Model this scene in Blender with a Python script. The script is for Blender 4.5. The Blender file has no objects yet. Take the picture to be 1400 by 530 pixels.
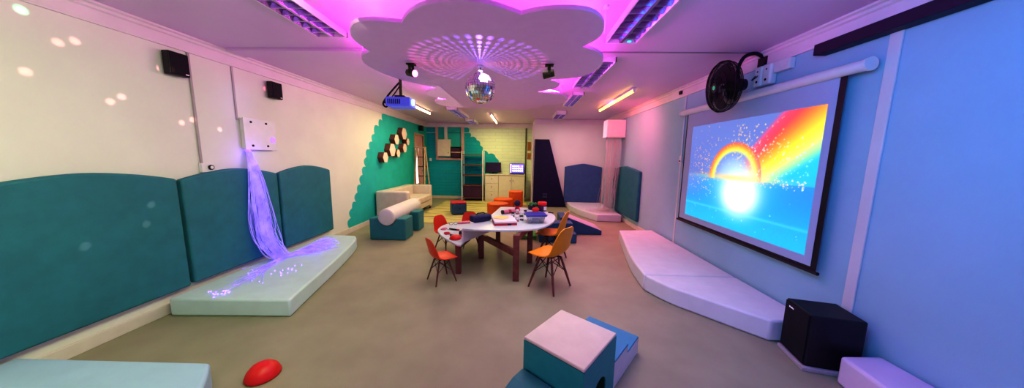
import bpy, bmesh, math, random
from mathutils import Vector, Matrix, Euler
random.seed(11)
scene = bpy.context.scene
COL = scene.collection
PI = math.pi

# ------------------------------------------------------------------ materials
def mat(name, col, rough=0.6, metal=0.0, var=0.08, scale=12.0, bump=0.0, bscale=200.0, emit=None, estr=0.0, spec=0.5, trans=0.0, sheen=0.0, coat=0.0):
    m = bpy.data.materials.new(name); m.use_nodes = True
    nt = m.node_tree; b = nt.nodes['Principled BSDF']
    tc = nt.nodes.new('ShaderNodeTexCoord')
    nz = nt.nodes.new('ShaderNodeTexNoise'); nz.inputs['Scale'].default_value = scale; nz.inputs['Detail'].default_value = 5
    nt.links.new(tc.outputs['Object'], nz.inputs['Vector'])
    rp = nt.nodes.new('ShaderNodeValToRGB')
    rp.color_ramp.elements[0].position = .3; rp.color_ramp.elements[1].position = .7
    rp.color_ramp.elements[0].color = tuple(max(0, c*(1-var)) for c in col)+(1,)
    rp.color_ramp.elements[1].color = tuple(min(1, c*(1+var)) for c in col)+(1,)
    nt.links.new(nz.outputs['Fac'], rp.inputs['Fac']); nt.links.new(rp.outputs['Color'], b.inputs['Base Color'])
    b.inputs['Roughness'].default_value = rough; b.inputs['Metallic'].default_value = metal
    b.inputs['Specular IOR Level'].default_value = spec
    if trans: b.inputs['Transmission Weight'].default_value = trans
    if coat: b.inputs['Coat Weight'].default_value = coat
    if emit:
        b.inputs['Emission Color'].default_value = tuple(emit)+(1,); b.inputs['Emission Strength'].default_value = estr
    if bump:
        n2 = nt.nodes.new('ShaderNodeTexNoise'); n2.inputs['Scale'].default_value = bscale; n2.inputs['Detail'].default_value = 3
        nt.links.new(tc.outputs['Object'], n2.inputs['Vector'])
        bp = nt.nodes.new('ShaderNodeBump'); bp.inputs['Strength'].default_value = bump; bp.inputs['Distance'].default_value = .01
        nt.links.new(n2.outputs['Fac'], bp.inputs['Height']); nt.links.new(bp.outputs['Normal'], b.inputs['Normal'])
    return m

def brick_mat(name, col, mortar_dark=.86):
    m = mat(name, col, .75, var=.05, scale=6); nt = m.node_tree; b = nt.nodes['Principled BSDF']
    tc = next(n for n in nt.nodes if n.type == 'TEX_COORD')
    mp = nt.nodes.new('ShaderNodeMapping'); mp.inputs['Rotation'].default_value = (PI/2, 0, 0)
    nt.links.new(tc.outputs['Object'], mp.inputs['Vector'])
    br = nt.nodes.new('ShaderNodeTexBrick'); br.inputs['Scale'].default_value = 1.0
    br.inputs['Brick Width'].default_value = .44; br.inputs['Row Height'].default_value = .11
    br.inputs['Mortar Size'].default_value = .012; br.inputs['Mortar Smooth'].default_value = .6
    br.inputs['Color1'].default_value = tuple(col)+(1,); br.inputs['Color2'].default_value = tuple(c*.95 for c in col)+(1,)
    br.inputs['Mortar'].default_value = tuple(c*mortar_dark for c in col)+(1,)
    nt.links.new(mp.outputs['Vector'], br.inputs['Vector']); nt.links.new(br.outputs['Color'], b.inputs['Base Color'])
    bp = nt.nodes.new('ShaderNodeBump'); bp.inputs['Strength'].default_value = .35; bp.inputs['Distance'].default_value = .015; bp.invert = True
    nt.links.new(br.outputs['Fac'], bp.inputs['Height']); nt.links.new(bp.outputs['Normal'], b.inputs['Normal'])
    return m

def emis(name, col, s):
    return mat(name, col, .5, emit=col, estr=s, var=.01)

WHITE = mat('painted_wall', (.76, .77, .67), .7, var=.03, scale=2.5, bump=.05, bscale=90)
WALLB = mat('blue_light_tinted_wall', (.37, .59, .68), .7, var=.03, scale=2.5, bump=.05, bscale=90)  # blue light on this wall is put partly into its base colour
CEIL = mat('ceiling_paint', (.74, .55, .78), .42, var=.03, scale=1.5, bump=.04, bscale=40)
CORN = mat('cornice_paint', (.74, .70, .68), .5, var=.05, scale=3)
SKIRT = mat('skirting_paint', (.70, .66, .56), .5, var=.06, scale=8)
TEALW = mat('mural_teal', (.02, .50, .46), .6, var=.08, scale=4)
BRICK = brick_mat('white_painted_brick', (.72, .82, .66))
TEALB = brick_mat('teal_painted_brick', (.003, .42, .52), .9)
PAD = mat('teal_pad_vinyl', (.026, .19, .22), .62, var=.10, scale=9, bump=.12, bscale=500)
PADN = mat('navy_pad_vinyl', (.05, .12, .26), .62, var=.10, scale=9, bump=.12, bscale=500)
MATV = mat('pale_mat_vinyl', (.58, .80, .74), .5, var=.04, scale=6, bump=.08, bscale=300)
MATW = mat('white_mat_vinyl', (.74, .74, .78), .5, var=.04, scale=6, bump=.08, bscale=300)
BLACK = mat('black_plastic', (.012, .011, .016), .5, var=.2)
BLACKM = mat('black_metal', (.02, .02, .022), .35, metal=.6, var=.2)
BLACKG = mat('black_cloth_grille', (.010, .008, .014), .85, var=.25, scale=60, bump=.3, bscale=600)
PLAST = mat('white_plastic', (.78, .77, .76), .4, var=.03)
CREAMV = mat('cream_vinyl', (.72, .66, .54), .5, var=.06, scale=8, bump=.06, bscale=300)
TEALV = mat('teal_foam_vinyl', (.03, .22, .24), .5, var=.07, scale=8, bump=.06, bscale=300)
BLUEV = mat('blue_foam_vinyl', (.05, .28, .44), .5, var=.07, scale=8, bump=.06, bscale=300)
NAVYV = mat('navy_foam_vinyl', (.03, .10, .20), .5, var=.08, scale=8, bump=.06, bscale=300)
GREENV = mat('green_foam_vinyl', (.10, .40, .08), .5, var=.08)
DGREEN = mat('dark_green_lining', (.02, .10, .05), .7, var=.1)
ORANGEV = mat('orange_vinyl', (.74, .12, .015), .5, var=.08, scale=8, bump=.06)
REDV = mat('red_vinyl', (.55, .02, .05), .5, var=.08)
REDP = mat('red_plastic', (.72, .02, .02), .4, var=.06)
REDCH = mat('orange_red_shell', (.72, .05, .015), .38, var=.04)
YELCH = mat('amber_shell', (.80, .30, .012), .38, var=.05)
LEGW = mat('dark_beech', (.16, .055, .045), .5, var=.25, scale=18)
TABW = mat('table_leg_wood', (.19, .065, .055), .5, var=.22, scale=16)
TOPM = mat('pale_tabletop_laminate', (.62, .74, .76), .35, var=.03)
WOODL = mat('light_wood', (.62, .40, .27), .55, var=.15, scale=14)
WOODD = mat('dark_wood', (.17, .055, .045), .55, var=.25, scale=14)
METW = mat('pale_metal', (.80, .80, .80), .4, metal=.15, var=.05)
CHROME = mat('mirror_metal', (.85, .85, .88), .12, metal=1.0, var=.02)
LOUV = mat('louvre_metal', (.50, .40, .66), .22, metal=.9, var=.25, scale=10)
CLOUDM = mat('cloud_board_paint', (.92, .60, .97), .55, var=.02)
NAVYP = mat('navy_panel', (.004, .003, .045), .7, var=.2)
CABW = mat('cabinet_white', (.72, .68, .56), .5, var=.04)
PURPD = mat('dark_purple_card', (.06, .02, .07), .6, var=.15)
SOFA = mat('cream_sofa_vinyl', (.72, .62, .54), .48, var=.06, scale=8, bump=.05, bscale=250)
BLUEP = mat('blue_plastic', (.03, .04, .35), .35, var=.06)
CLEAR = mat('clear_plastic', (.80, .84, .95), .12, var=.02, trans=.8)
CLEARG = mat('clear_glass', (.9, .92, .95), .08, var=.02, trans=.85)
YELP = mat('yellow_paper', (.80, .74, .25), .7, var=.05)
WPAP = mat('white_paper', (.78, .78, .80), .7, var=.03)
GREENP = mat('green_plastic', (.03, .35, .10), .45, var=.15)
PINKP = mat('pink_plastic', (.75, .25, .35), .45, var=.1)
PROJB = mat('projector_blue_lit_body', (.16, .20, .80), .4, var=.1, emit=(.08, .1, .9), estr=.25)  # blue light on the body put into base colour and a faint glow
DBLUE = mat('dark_blue_bag_fabric', (.025, .03, .12), .6, var=.25, scale=30, bump=.2)
BROWNP = mat('brown_print', (.35, .13, .05), .6, var=.2)
SCRN = mat('screen_fabric', (.46, .54, .68), .8, var=.01)
BOLST = mat('bolster_vinyl', (.74, .70, .66), .5, var=.04)
FIBER = mat('fibre_strand_violet', (.55, .48, .98), .3, emit=(.20, .12, 1.0), estr=.42, var=.35, scale=9)
FIBTIP = mat('fibre_tip_violet', (.3, .2, 1), .3, emit=(.22, .12, 1.0), estr=3.0, var=.02)
FIBP = mat('fibre_strand_pale', (.74, .60, .60), .35, var=.05)
PORT = mat('violet_port', (.3, .2, 1), .3, emit=(.18, .08, 1.0), estr=2.0, var=.02)
YTUBE = mat('yellow_tube', (1, .75, .1), .4, emit=(1.0, .62, .06), estr=7, var=.01)
WTUBE = mat('warm_white_tube', (1, .9, .7), .4, emit=(1.0, .80, .38), estr=8, var=.01)
GREENL = mat('green_badge', (.05, .45, .25), .4, emit=(.05, .6, .3), estr=.25, var=.02)
PINKDOOR = mat('pink_lit_door', (.78, .42, .42), .5, var=.04)
DOORGLOW = mat('door_glass_glow', (1, .85, .9), .4, emit=(1, .8, .9), estr=1.6, var=.02)
CYANC = mat('cyan_reflection', (.1, .8, .9), .3, emit=(.05, .8, 1), estr=1.2, var=.02)
MAGL = mat('magenta_lens', (1, .2, .6), .3, emit=(1, .12, .55), estr=6, var=.02)

def floor_mat():
    m = mat('speckled_vinyl_floor', (.33, .33, .215), .55, var=.08, scale=3, bump=.04, bscale=150)
    return m
FLOORM = floor_mat()
def rug_mat():
    m = mat('worn_rug', (.70, .66, .34), .8, var=.06, scale=5); nt = m.node_tree; b = nt.nodes['Principled BSDF']
    tc = next(n for n in nt.nodes if n.type == 'TEX_COORD')
    mp = nt.nodes.new('ShaderNodeMapping'); mp.inputs['Scale'].default_value = (.9, 8, 1)
    nt.links.new(tc.outputs['Object'], mp.inputs['Vector'])
    nz = nt.nodes.new('ShaderNodeTexNoise'); nz.inputs['Scale'].default_value = 1.0; nz.inputs['Detail'].default_value = 6
    nt.links.new(mp.outputs['Vector'], nz.inputs['Vector'])
    rp = nt.nodes.new('ShaderNodeValToRGB')
    e = rp.color_ramp.elements; e[0].position = .36; e[0].color = (.10, .085, .03, 1); e[1].position = .47; e[1].color = (.56, .50, .22, 1)
    nt.links.new(nz.outputs['Fac'], rp.inputs['Fac']); nt.links.new(rp.outputs['Color'], b.inputs['Base Color'])
    return m
RUGM = rug_mat()

# ------------------------------------------------------------------ mesh builder
class MB:
    def __init__(s): s.v = []; s.f = []; s.mi = []; s.m = 0
    def add(s, vs, fs):
        b = len(s.v); s.v += [tuple(v) for v in vs]
        for f in fs: s.f.append(tuple(b+i for i in f)); s.mi.append(s.m)
        return s
    def box(s, x0, x1, y0, y1, z0, z1, M=None):
        vs = [Vector((x, y, z)) for z in (z0, z1) for y in (y0, y1) for x in (x0, x1)]
        if M: vs = [M @ v for v in vs]
        return s.add(vs, [(0, 2, 3, 1), (4, 5, 7, 6), (0, 1, 5, 4), (2, 6, 7, 3), (0, 4, 6, 2), (1, 3, 7, 5)])
    def cyl(s, p0, p1, r0, r1=None, n=16, caps=True):
        r1 = r0 if r1 is None else r1
        p0, p1 = Vector(p0), Vector(p1); d = (p1-p0).normalized()
        a = Vector((0, 0, 1)) if abs(d.z) < .9 else Vector((1, 0, 0))
        u = d.cross(a).normalized(); w = d.cross(u)
        vs = []
        for p, r in ((p0, r0), (p1, r1)):
            for i in range(n):
                t = 2*PI*i/n; vs.append(p+(u*math.cos(t)+w*math.sin(t))*r)
        fs = [(i, (i+1) % n, n+(i+1) % n, n+i) for i in range(n)]
        if caps: fs += [tuple(range(n-1, -1, -1)), tuple(range(n, 2*n))]
        return s.add(vs, fs)
    def tube(s, pts, r, n=8):
        pts = [Vector(p) for p in pts]; vs = []; u = None
        for i, p in enumerate(pts):
            d = (pts[min(i+1, len(pts)-1)]-pts[max(i-1, 0)]).normalized()
            if u is None:
                a = Vector((0, 0, 1)) if abs(d.z) < .9 else Vector((1, 0, 0)); u = d.cross(a).normalized()
            else:
                u = (u-d*u.dot(d)).normalized()
            w = d.cross(u)
            rr = r[i] if isinstance(r, (list, tuple)) else r
            for k in range(n):
                t = 2*PI*k/n; vs.append(p+(u*math.cos(t)+w*math.sin(t))*rr)
        fs = []
        for i in range(len(pts)-1):
            for k in range(n):
                fs.append((i*n+k, i*n+(k+1) % n, (i+1)*n+(k+1) % n, (i+1)*n+k))
        fs += [tuple(range(n-1, -1, -1)), tuple(range((len(pts)-1)*n, len(pts)*n))]
        return s.add(vs, fs)
    def lathe(s, prof, n=24, c=(0, 0, 0), M=None):
        vs = []
        for r, z in prof:
            for i in range(n):
                t = 2*PI*i/n; v = Vector((r*math.cos(t), r*math.sin(t), z))
                vs.append((M @ v if M else v)+Vector(c))
        fs = []
        for j in range(len(prof)-1):
            for i in range(n):
                fs.append((j*n+i, j*n+(i+1) % n, (j+1)*n+(i+1) % n, (j+1)*n+i))
        if prof[0][0] > 1e-5: fs.append(tuple(range(n-1, -1, -1)))
        if prof[-1][0] > 1e-5: fs.append(tuple(range((len(prof)-1)*n, len(prof)*n)))
        return s.add(vs, fs)
    def prism(s, poly, a, b, axis='z'):
        n = len(poly)
        def P(p, h):
            if axis == 'z': return (p[0], p[1], h)
            if axis == 'x': return (h, p[0], p[1])
            return (p[0], h, p[1])
        vs = [P(p, a) for p in poly]+[P(p, b) for p in poly]
        fs = [tuple(range(n-1, -1, -1)), tuple(range(n, 2*n))]+[(i, (i+1) % n, n+(i+1) % n, n+i) for i in range(n)]
        return s.add(vs, fs)
    def sphere(s, c, r, n=16, m=10, sc=(1, 1, 1)):
        prof = [(r*math.sin(PI*j/m), -r*math.cos(PI*j/m)) for j in range(m+1)]
        return s.lathe(prof, n, c, Matrix.Diagonal((sc[0], sc[1], sc[2])))
    def build(s, name, mats, parent=None, bevel=0, seg=2, smooth=None, loc=None, rot=None):
        me = bpy.data.meshes.new(name); me.from_pydata(s.v, [], s.f)
        mats = mats if isinstance(mats, (list, tuple)) else [mats]
        for m in mats: me.materials.append(m)
        for p, i in zip(me.polygons, s.mi): p.material_index = i
        bm = bmesh.new(); bm.from_mesh(me); bmesh.ops.remove_doubles(bm, verts=bm.verts, dist=1e-6)
        bmesh.ops.recalc_face_normals(bm, faces=bm.faces)
        if smooth:
            for f in bm.faces: f.smooth = True
            lim = math.radians(smooth)
            for e in bm.edges:
                e.smooth = len(e.link_faces) == 2 and e.calc_face_angle(0) < lim
        bm.to_mesh(me); bm.free(); me.update()
        o = bpy.data.objects.new(name, me); COL.objects.link(o)
        if parent: o.parent = parent
        if loc: o.location = loc
        if rot: o.rotation_euler = rot
        if bevel:
            md = o.modifiers.new('bevel', 'BEVEL'); md.width = bevel; md.segments = seg; md.limit_method = 'ANGLE'; md.angle_limit = math.radians(40)
            md.harden_normals = False
        return o

def tag(o, label, cat, group=None, kind=None):
    o['label'] = label; o['category'] = cat
    if group: o['group'] = group
    if kind: o['kind'] = kind
    return o
def thing(name, label, cat, loc=(0, 0, 0), rz=0, group=None):
    o = bpy.data.objects.new(name, None); COL.objects.link(o); o.empty_display_size = .1
    o.location = loc; o.rotation_euler = (0, 0, rz); return tag(o, label, cat, group)
def struct(o): o['kind'] = 'structure'; return o
def dup(root, loc, rz, label, group=None):
    r = root.copy(); COL.objects.link(r); r.location = loc; r.rotation_euler = (0, 0, rz); r['label'] = label
    if group: r['group'] = group
    for ch in list(root.children):
        c = ch.copy(); COL.objects.link(c); c.parent = r
        for g in list(ch.children):
            d = g.copy(); COL.objects.link(d); d.parent = c
    return r
def catmull(pts, k=8, closed=False):
    out = []; n = len(pts)
    rng = range(n) if closed else range(n-1)
    for i in rng:
        if closed: p = [pts[(i+j-1) % n] for j in range(4)]
        else: p = [pts[max(0, min(n-1, i+j-1))] for j in range(4)]
        for q in range(k):
            t = q/k
            out.append(tuple(.5*(2*p[1][d]+(p[2][d]-p[0][d])*t+(2*p[0][d]-5*p[1][d]+4*p[2][d]-p[3][d])*t*t+(3*p[1][d]-p[0][d]-3*p[2][d]+p[3][d])*t**3) for d in range(len(pts[0]))))
    if not closed: out.append(tuple(pts[-1]))
    return out
def scallops(pts, bulge=.35, k=9):
    """join points by bulging arcs (to the left of travel)"""
    out = []
    for a, b in zip(pts[:-1], pts[1:]):
        a, b = Vector(a), Vector(b); d = b-a; nrm = Vector((d.y, -d.x))
        for i in range(k):
            t = i/k; out.append(tuple(a+d*t+nrm*bulge*4*t*(1-t)*(1 if True else 0)))
    out.append(tuple(pts[-1])); return out

XL, XR, ZC, YB, YR, XI = -3.25, 2.48, 2.6, 9.75, 8.5, .37
Y0 = -1.6
# ------------------------------------------------------------------ room shell
struct(MB().box(XL-.1, XR+.1, Y0, YB+.1, -.1, 0).build('floor', FLOORM))
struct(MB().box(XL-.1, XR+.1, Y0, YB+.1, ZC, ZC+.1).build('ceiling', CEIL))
# left wall, with the painted teal cloud mural (doorway cut out at its far end)
w = MB()
DY0, DY1, DZ = 8.62, 9.38, 2.12
w.box(XL-.1, XL, Y0, DY0, 0, ZC).box(XL-.1, XL, DY0, DY1, DZ, ZC).box(XL-.1, XL, DY1, YB+.1, 0, ZC)
sc = [(6.76, 2.45), (6.64, 2.28), (6.46, 2.13), (6.25, 1.94), (6.15, 1.77), (6.02, 1.60), (5.88, 1.44), (5.83, 1.24), (5.70, 1.08), (5.62, .88), (5.48, .74), (5.42, .55), (5.27, .46), (5.22, .28), (5.14, .10)]
edge = scallops(sc, .42)
poly = edge+[(DY0, .10), (DY0, 2.45)]
w.m = 1
w.prism(poly, XL, XL+.003, 'x')
w.prism([(DY1, .10), (YB, .10), (YB, 2.45), (DY1, 2.45)], XL, XL+.003, 'x')
w.prism([(DY0, DZ), (DY1, DZ), (DY1, 2.45), (DY0, 2.45)], XL, XL+.003, 'x')
struct(w.build('wall_left', [WHITE, TEALW]))
# back wall of white painted brick with the mural running on
w = MB().box(XL-.1, XI, YB, YB+.1, 0, ZC)
sb = [(-1.83, 2.45), (-1.80, 2.30), (-1.74, 2.13), (-1.52, 2.03), (-1.41, 1.86), (-1.335, 1.66), (-1.12, 1.57), (-.86, 1.44), (-.80, 1.18), (-.80, .92)]
edge = scallops(sb, -.28)
w.m = 1
w.prism(edge+[(-.8, .1), (XL, .1), (XL, 2.45)], YB-.003, YB, 'y')
struct(w.build('wall_back', [BRICK, TEALB]))
struct(MB().box(XI, XI+.1, YR+.1, YB+.1, 0, ZC).build('wall_return', WHITE))
struct(MB().box(XI, XR+.1, YR, YR+.1, 0, ZC).build('wall_far', WHITE))
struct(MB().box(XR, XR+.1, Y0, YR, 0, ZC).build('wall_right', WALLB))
struct(MB().box(XL-.1, XR+.1, Y0-.1, Y0, 0, ZC).build('wall_rear', WHITE))
# cornices (stepped boxed strips)
def cornice(name, xs, y0, y1, sgn):
    m = MB(); x = xs
    m.prism([(x, 2.445), (x+sgn*.022, 2.445), (x+sgn*.022, 2.46), (x+sgn*.016, 2.465), (x+sgn*.016, 2.545), (x+sgn*.03, 2.555), (x+sgn*.03, 2.575), (x+sgn*.05, 2.585), (x+sgn*.05, 2.6), (x, 2.6)], y0, y1, 'y')
    return struct(m.build(name, CORN))
cornice('trim_1', XL, Y0, YB, 1); cornice('trim_2', XR, Y0, YR, -1)
struct(MB().box(XL, XI, YB-.03, YB, 2.46, 2.6).box(XL, XI, YB-.05, YB, 2.54, 2.57).build('trim_3', CORN))
struct(MB().box(XI, XR, YR-.03, YR, 2.45, 2.6).box(XI, XR, YR-.05, YR, 2.55, 2.58).build('trim_4', CORN))
struct(MB().box(XL, XL+.018, Y0, DY0, 0, .10).build('baseboard_left', SKIRT, bevel=.005))
struct(MB().box(XL, -1.2, YB-.018, YB, 0, .10).box(.13, XI, YB-.018, YB, 0, .1).build('baseboard_back', SKIRT, bevel=.005))
struct(MB().box(XI, XR, YR-.018, YR, 0, .10).build('baseboard_far', SKIRT, bevel=.005))
struct(MB().box(XR-.018, XR, Y0, YR-.02, 0, .10).build('baseboard_right', SKIRT, bevel=.005))
# ceiling joint: raised capping on one half, thin dark seam on the other
struct(MB().box(-3.17, -1.5, 3.08, 3.30, 2.572, 2.6).build('trim_5', CEIL, bevel=.004))
struct(MB().box(-1.5, 2.42, 3.14, 3.165, 2.594, 2.6).build('trim_6', mat('seam_grey', (.30, .25, .32), .6)))
# cover strip over the panel joint in the blue-lit wall, corner strip, pipe by the brick wall
struct(MB().box(XR-.014, XR, 2.03, 2.10, .1, 2.445).build('trim_7', CORN, bevel=.004))
struct(MB().box(XI-.045, XI-.001, YR-.012, YR+.06, 0, 2.45).build('trim_8', SKIRT))
struct(MB().cyl((.16, YB-.03, .1), (.16, YB-.03, 2.45), .022).build('trim_9', mat('dark_green_pipe', (.10, .13, .06), .5)))
struct(MB().box(XL, XI, YB-.012, YB, 2.27, 2.285).build('trim_10', BRICK))
# wall joint beyond the sofa corner on the pink-lit wall
struct(MB().box(XR-.006, XR, 7.9, 7.93, .1, 2.445).build('trim_11', CORN))
struct(MB().box(XR-.006, XR, 4.46, 4.49, .1, 2.445).build('trim_12', CORN))

# doorway at the far end of the mural wall
d = struct(MB().box(XL-.03, XL+.02, DY0-.05, DY0, 0, DZ+.05).box(XL-.03, XL+.02, DY1, DY1+.05, 0, DZ+.05).box(XL-.03, XL+.02, DY0, DY1, DZ, DZ+.05).build('door_1', WOODL))
MB().box(XL-.09, XL-.05, DY0, DY1, 0, DZ).build('door_leaf', PINKDOOR, d)
MB().box(XL-.05, XL-.042, 8.82, 8.93, .6, 1.75).box(XL-.05, XL-.042, 8.98, 9.04, .6, 1.75).build('door_glass', DOORGLOW, d)
MB().cyl((XL-.05, 9.3, 1.0), (XL+.0, 9.3, 1.0), .012).box(XL-.01, XL+.004, 9.20, 9.31, .99, 1.012).build('door_handle', CHROME, d)

# framed opening high on the back wall
f = struct(MB().box(-2.93, -2.84, YB-.06, YB, 1.36, 2.46).box(-2.05, -1.95, YB-.06, YB, 1.36, 2.46).box(-2.93, -1.95, YB-.07, YB, 1.34, 1.42).build('window_1', mat('pinkish_frame_wood', (.60, .40, .36), .55, var=.1), bevel=.006))
MB().box(-2.84, -2.05, YB-.012, YB-.004, 1.42, 2.46).build('window_panel', TEALW, f)
t = thing('fuse_box', 'white fuse box with trunking above, inside the framed opening on the back wall', 'fuse box', (-2.6, YB-.015, 1.44))
MB().box(-.24, .20, -.16, 0, .03, .60).build('housing', WOODL if False else CREAMV, t, bevel=.01)
MB().box(-.225, .185, -.175, -.16, .045, .585).build('door', CREAMV, t, bevel=.006)
MB().box(-.02, .08, -.06, 0, .60, 1.02).build('trunking', CORN, t, bevel=.004)
MB().cyl((.14, -.176, .15), (.14, -.186, .15), .014).build('lock', BLACKM, t)
t = thing('network_rack', 'small dark two-bay rack beside the white fuse box in the framed opening', 'rack', (-2.25, YB-.015, 1.43))
MB().box(-.13, .19, -.14, -.12, 0, .36).box(-.13, .19, -.14, 0, 0, .02).box(-.13, .19, -.14, 0, .34, .36).box(-.13, -.115, -.14, 0, 0, .36).box(.175, .19, -.14, 0, 0, .36).build('case', PURPD, t)
MB().box(-.14, .2, -.155, -.125, .165, .195).build('divider', WOODL, t)

# ------------------------------------------------------------------ wall pads
def wall_pad(name, label, wd, h, rise, mt, loc, rz, group):
    # local: width along +X, standing on z=0, thickness towards -Y
    n = 18; pts = [(-wd/2+.012, 0), (wd/2-.012, 0)]
    for i in range(n+1):
        t = 1-2*i/n; pts.append((t*(wd/2-.012), h+rise*(1-abs(t)**(1.25 if rz <= 0 else 1.7))))
    o = MB().prism(pts, -.065, 0, 'y').build(name, mt, None, bevel=.018, seg=3, smooth=45)
    o.location = loc; o.rotation_euler = (0, 0, rz)
    return tag(o, label, 'wall pad', group)
G = 'padded wall panels with arched tops'
wall_pad('wall_pad', 'largest teal wall pad, cut off by the frame edge, before the thin conduit', 1.10, 1.04, .085, PAD, (XL+.002, 1.97, .205), PI/2, G)
wall_pad('wall_pad', 'teal wall pad directly behind the violet fibre strands, below the white fibre-optic box', 1.075, 1.02, .085, PAD, (XL+.002, 3.065, .215), PI/2, G)
wall_pad('wall_pad', 'teal wall pad ending at the bare wall before the teal painted cloud mural', 1.02, 1.02, .085, PAD, (XL+.002, 4.12, .215), PI/2, G)
wall_pad('wall_pad', 'navy wall pad with arched top beside the tall dark trapezoid panel', 1.12, 1.06, .10, PADN, (1.86, YR-.002, .16), 0, G)
wall_pad('wall_pad', 'dark teal wall pad in the corner behind the pale hanging strands', 1.62, 1.04, .09, PAD, (XR-.002, 6.63, .19), -PI/2, G)

# ------------------------------------------------------------------ floor mats
def floor_mat_obj(name, label, poly, h, mt, group=None, bevel=.02):
    cx = sum(p[0] for p in poly)/len(poly); cy = sum(p[1] for p in poly)/len(poly)
    o = MB().prism([(p[0]-cx, p[1]-cy) for p in poly], .001, h).build(name, mt, None, bevel=bevel, seg=3, smooth=40)
    o.location = (cx, cy, 0); return tag(o, label, 'floor mat', group)
G = 'thick pale floor mats'
arc = catmull([(-2.09, 2.36), (-2.20, 2.82), (-2.33, 3.38), (-2.49, 3.97), (-2.60, 4.28), (-2.70, 4.42)], 5)
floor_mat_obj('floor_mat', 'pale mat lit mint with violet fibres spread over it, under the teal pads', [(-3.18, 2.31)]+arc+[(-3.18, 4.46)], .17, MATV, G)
arc = catmull([(-1.96, 1.58), (-1.80, 1.40), (-1.55, 1.0), (-1.42, .5), (-1.42, -.1)], 5)
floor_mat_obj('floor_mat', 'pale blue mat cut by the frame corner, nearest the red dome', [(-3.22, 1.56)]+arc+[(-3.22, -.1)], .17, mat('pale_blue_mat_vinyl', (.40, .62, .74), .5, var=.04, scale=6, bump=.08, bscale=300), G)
arc = catmull([(1.83, 5.10), (1.72, 4.62), (1.60, 4.12), (1.49, 3.6), (1.435, 3.115)], 5)
floor_mat_obj('floor_mat', 'farther half of the curved white mat under the projection screen', [(XR-.03, 3.115), (XR-.03, 5.17)]+arc, .19, MATW, G)
arc = catmull([(1.435, 3.105), (1.57, 2.83), (1.75, 2.62), (1.93, 2.42), (2.10, 2.24)], 5)
floor_mat_obj('floor_mat', 'nearer half of the curved white mat, ending at the black subwoofer', arc+[(XR-.03, 2.24), (XR-.03, 3.105)], .19, MATW, G)
arc = catmull([(2.185, 1.815), (2.12, 1.45), (1.95, .9), (1.72, .4), (1.6, -.2)], 5)
floor_mat_obj('floor_mat', 'lilac-lit mat in the frame corner, in front of the black subwoofer', arc+[(XR-.02, -.2), (XR-.02, 1.825)], .2, mat('lilac_lit_mat_vinyl', (.80, .62, .80), .5, var=.04, scale=6, bump=.08, bscale=300), G)  # lilac light on this mat is put into its vinyl colour
arc = catmull([(1.40, 7.95), (1.47, 7.5), (1.60, 7.08), (1.83, 6.60)], 5)
floor_mat_obj('floor_mat', 'pink-lit corner mat under the pale hanging strands', [(1.40, 8.42)]+arc+[(2.40, 6.60), (2.40, 8.42)], .17, MATW, G)

# ------------------------------------------------------------------ rug
o = MB().box(-1.33, 1.33, -1.6, 1.6, 0, .006).build('rug', RUGM, loc=(-1.13, 7.66, .0008)); tag(o, 'yellow-lit plank-patterned rug with dark streaks in front of the cream sofa', 'rug')

# ------------------------------------------------------------------ wall speakers, socket, fibre box
def wall_speaker(loc, label):
    t = thing('wall_speaker', label, 'speaker', loc, 0, 'black speakers high on the wall')
    MB().box(.025, .09, -.078, .078, 0, .205).build('cabinet', BLACK, t, bevel=.008)
    MB().box(.09, .097, -.072, .072, .006, .199).build('grille', BLACKG, t, bevel=.004)
    MB().box(0, .03, -.03, .03, .07, .14).build('bracket', BLACKM, t)
    MB().box(.097, .099, .035, .062, .016, .024).build('badge', METW, t)
    return t
s0 = wall_speaker((XL, 2.63, 2.19), 'black wall speaker beside the thin conduit, above the largest teal pad')
dup(s0, (XL, 3.68, 2.19), 0, 'black wall speaker above and beyond the white fibre-optic box')
t = thing('wall_socket', 'white wall socket with round black knob at the bottom of a thin conduit', 'socket', (XL, 2.81, 1.29))
MB().box(0, .035, -.058, .058, 0, .095).build('plate', PLAST, t, bevel=.006)
MB().cyl((.035, .022, .05), (.05, .022, .05), .026, n=20).build('knob', BLACK, t, bevel=.003)
MB().cyl((.05, .022, .05), (.053, .022, .05), .016, n=20).build('knob_cap', PLAST, t)
MB().box(0, .016, -.045, -.025, .095, 1.155).build('conduit', mat('grey_conduit', (.42, .38, .38), .5), t, bevel=.003)

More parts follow.
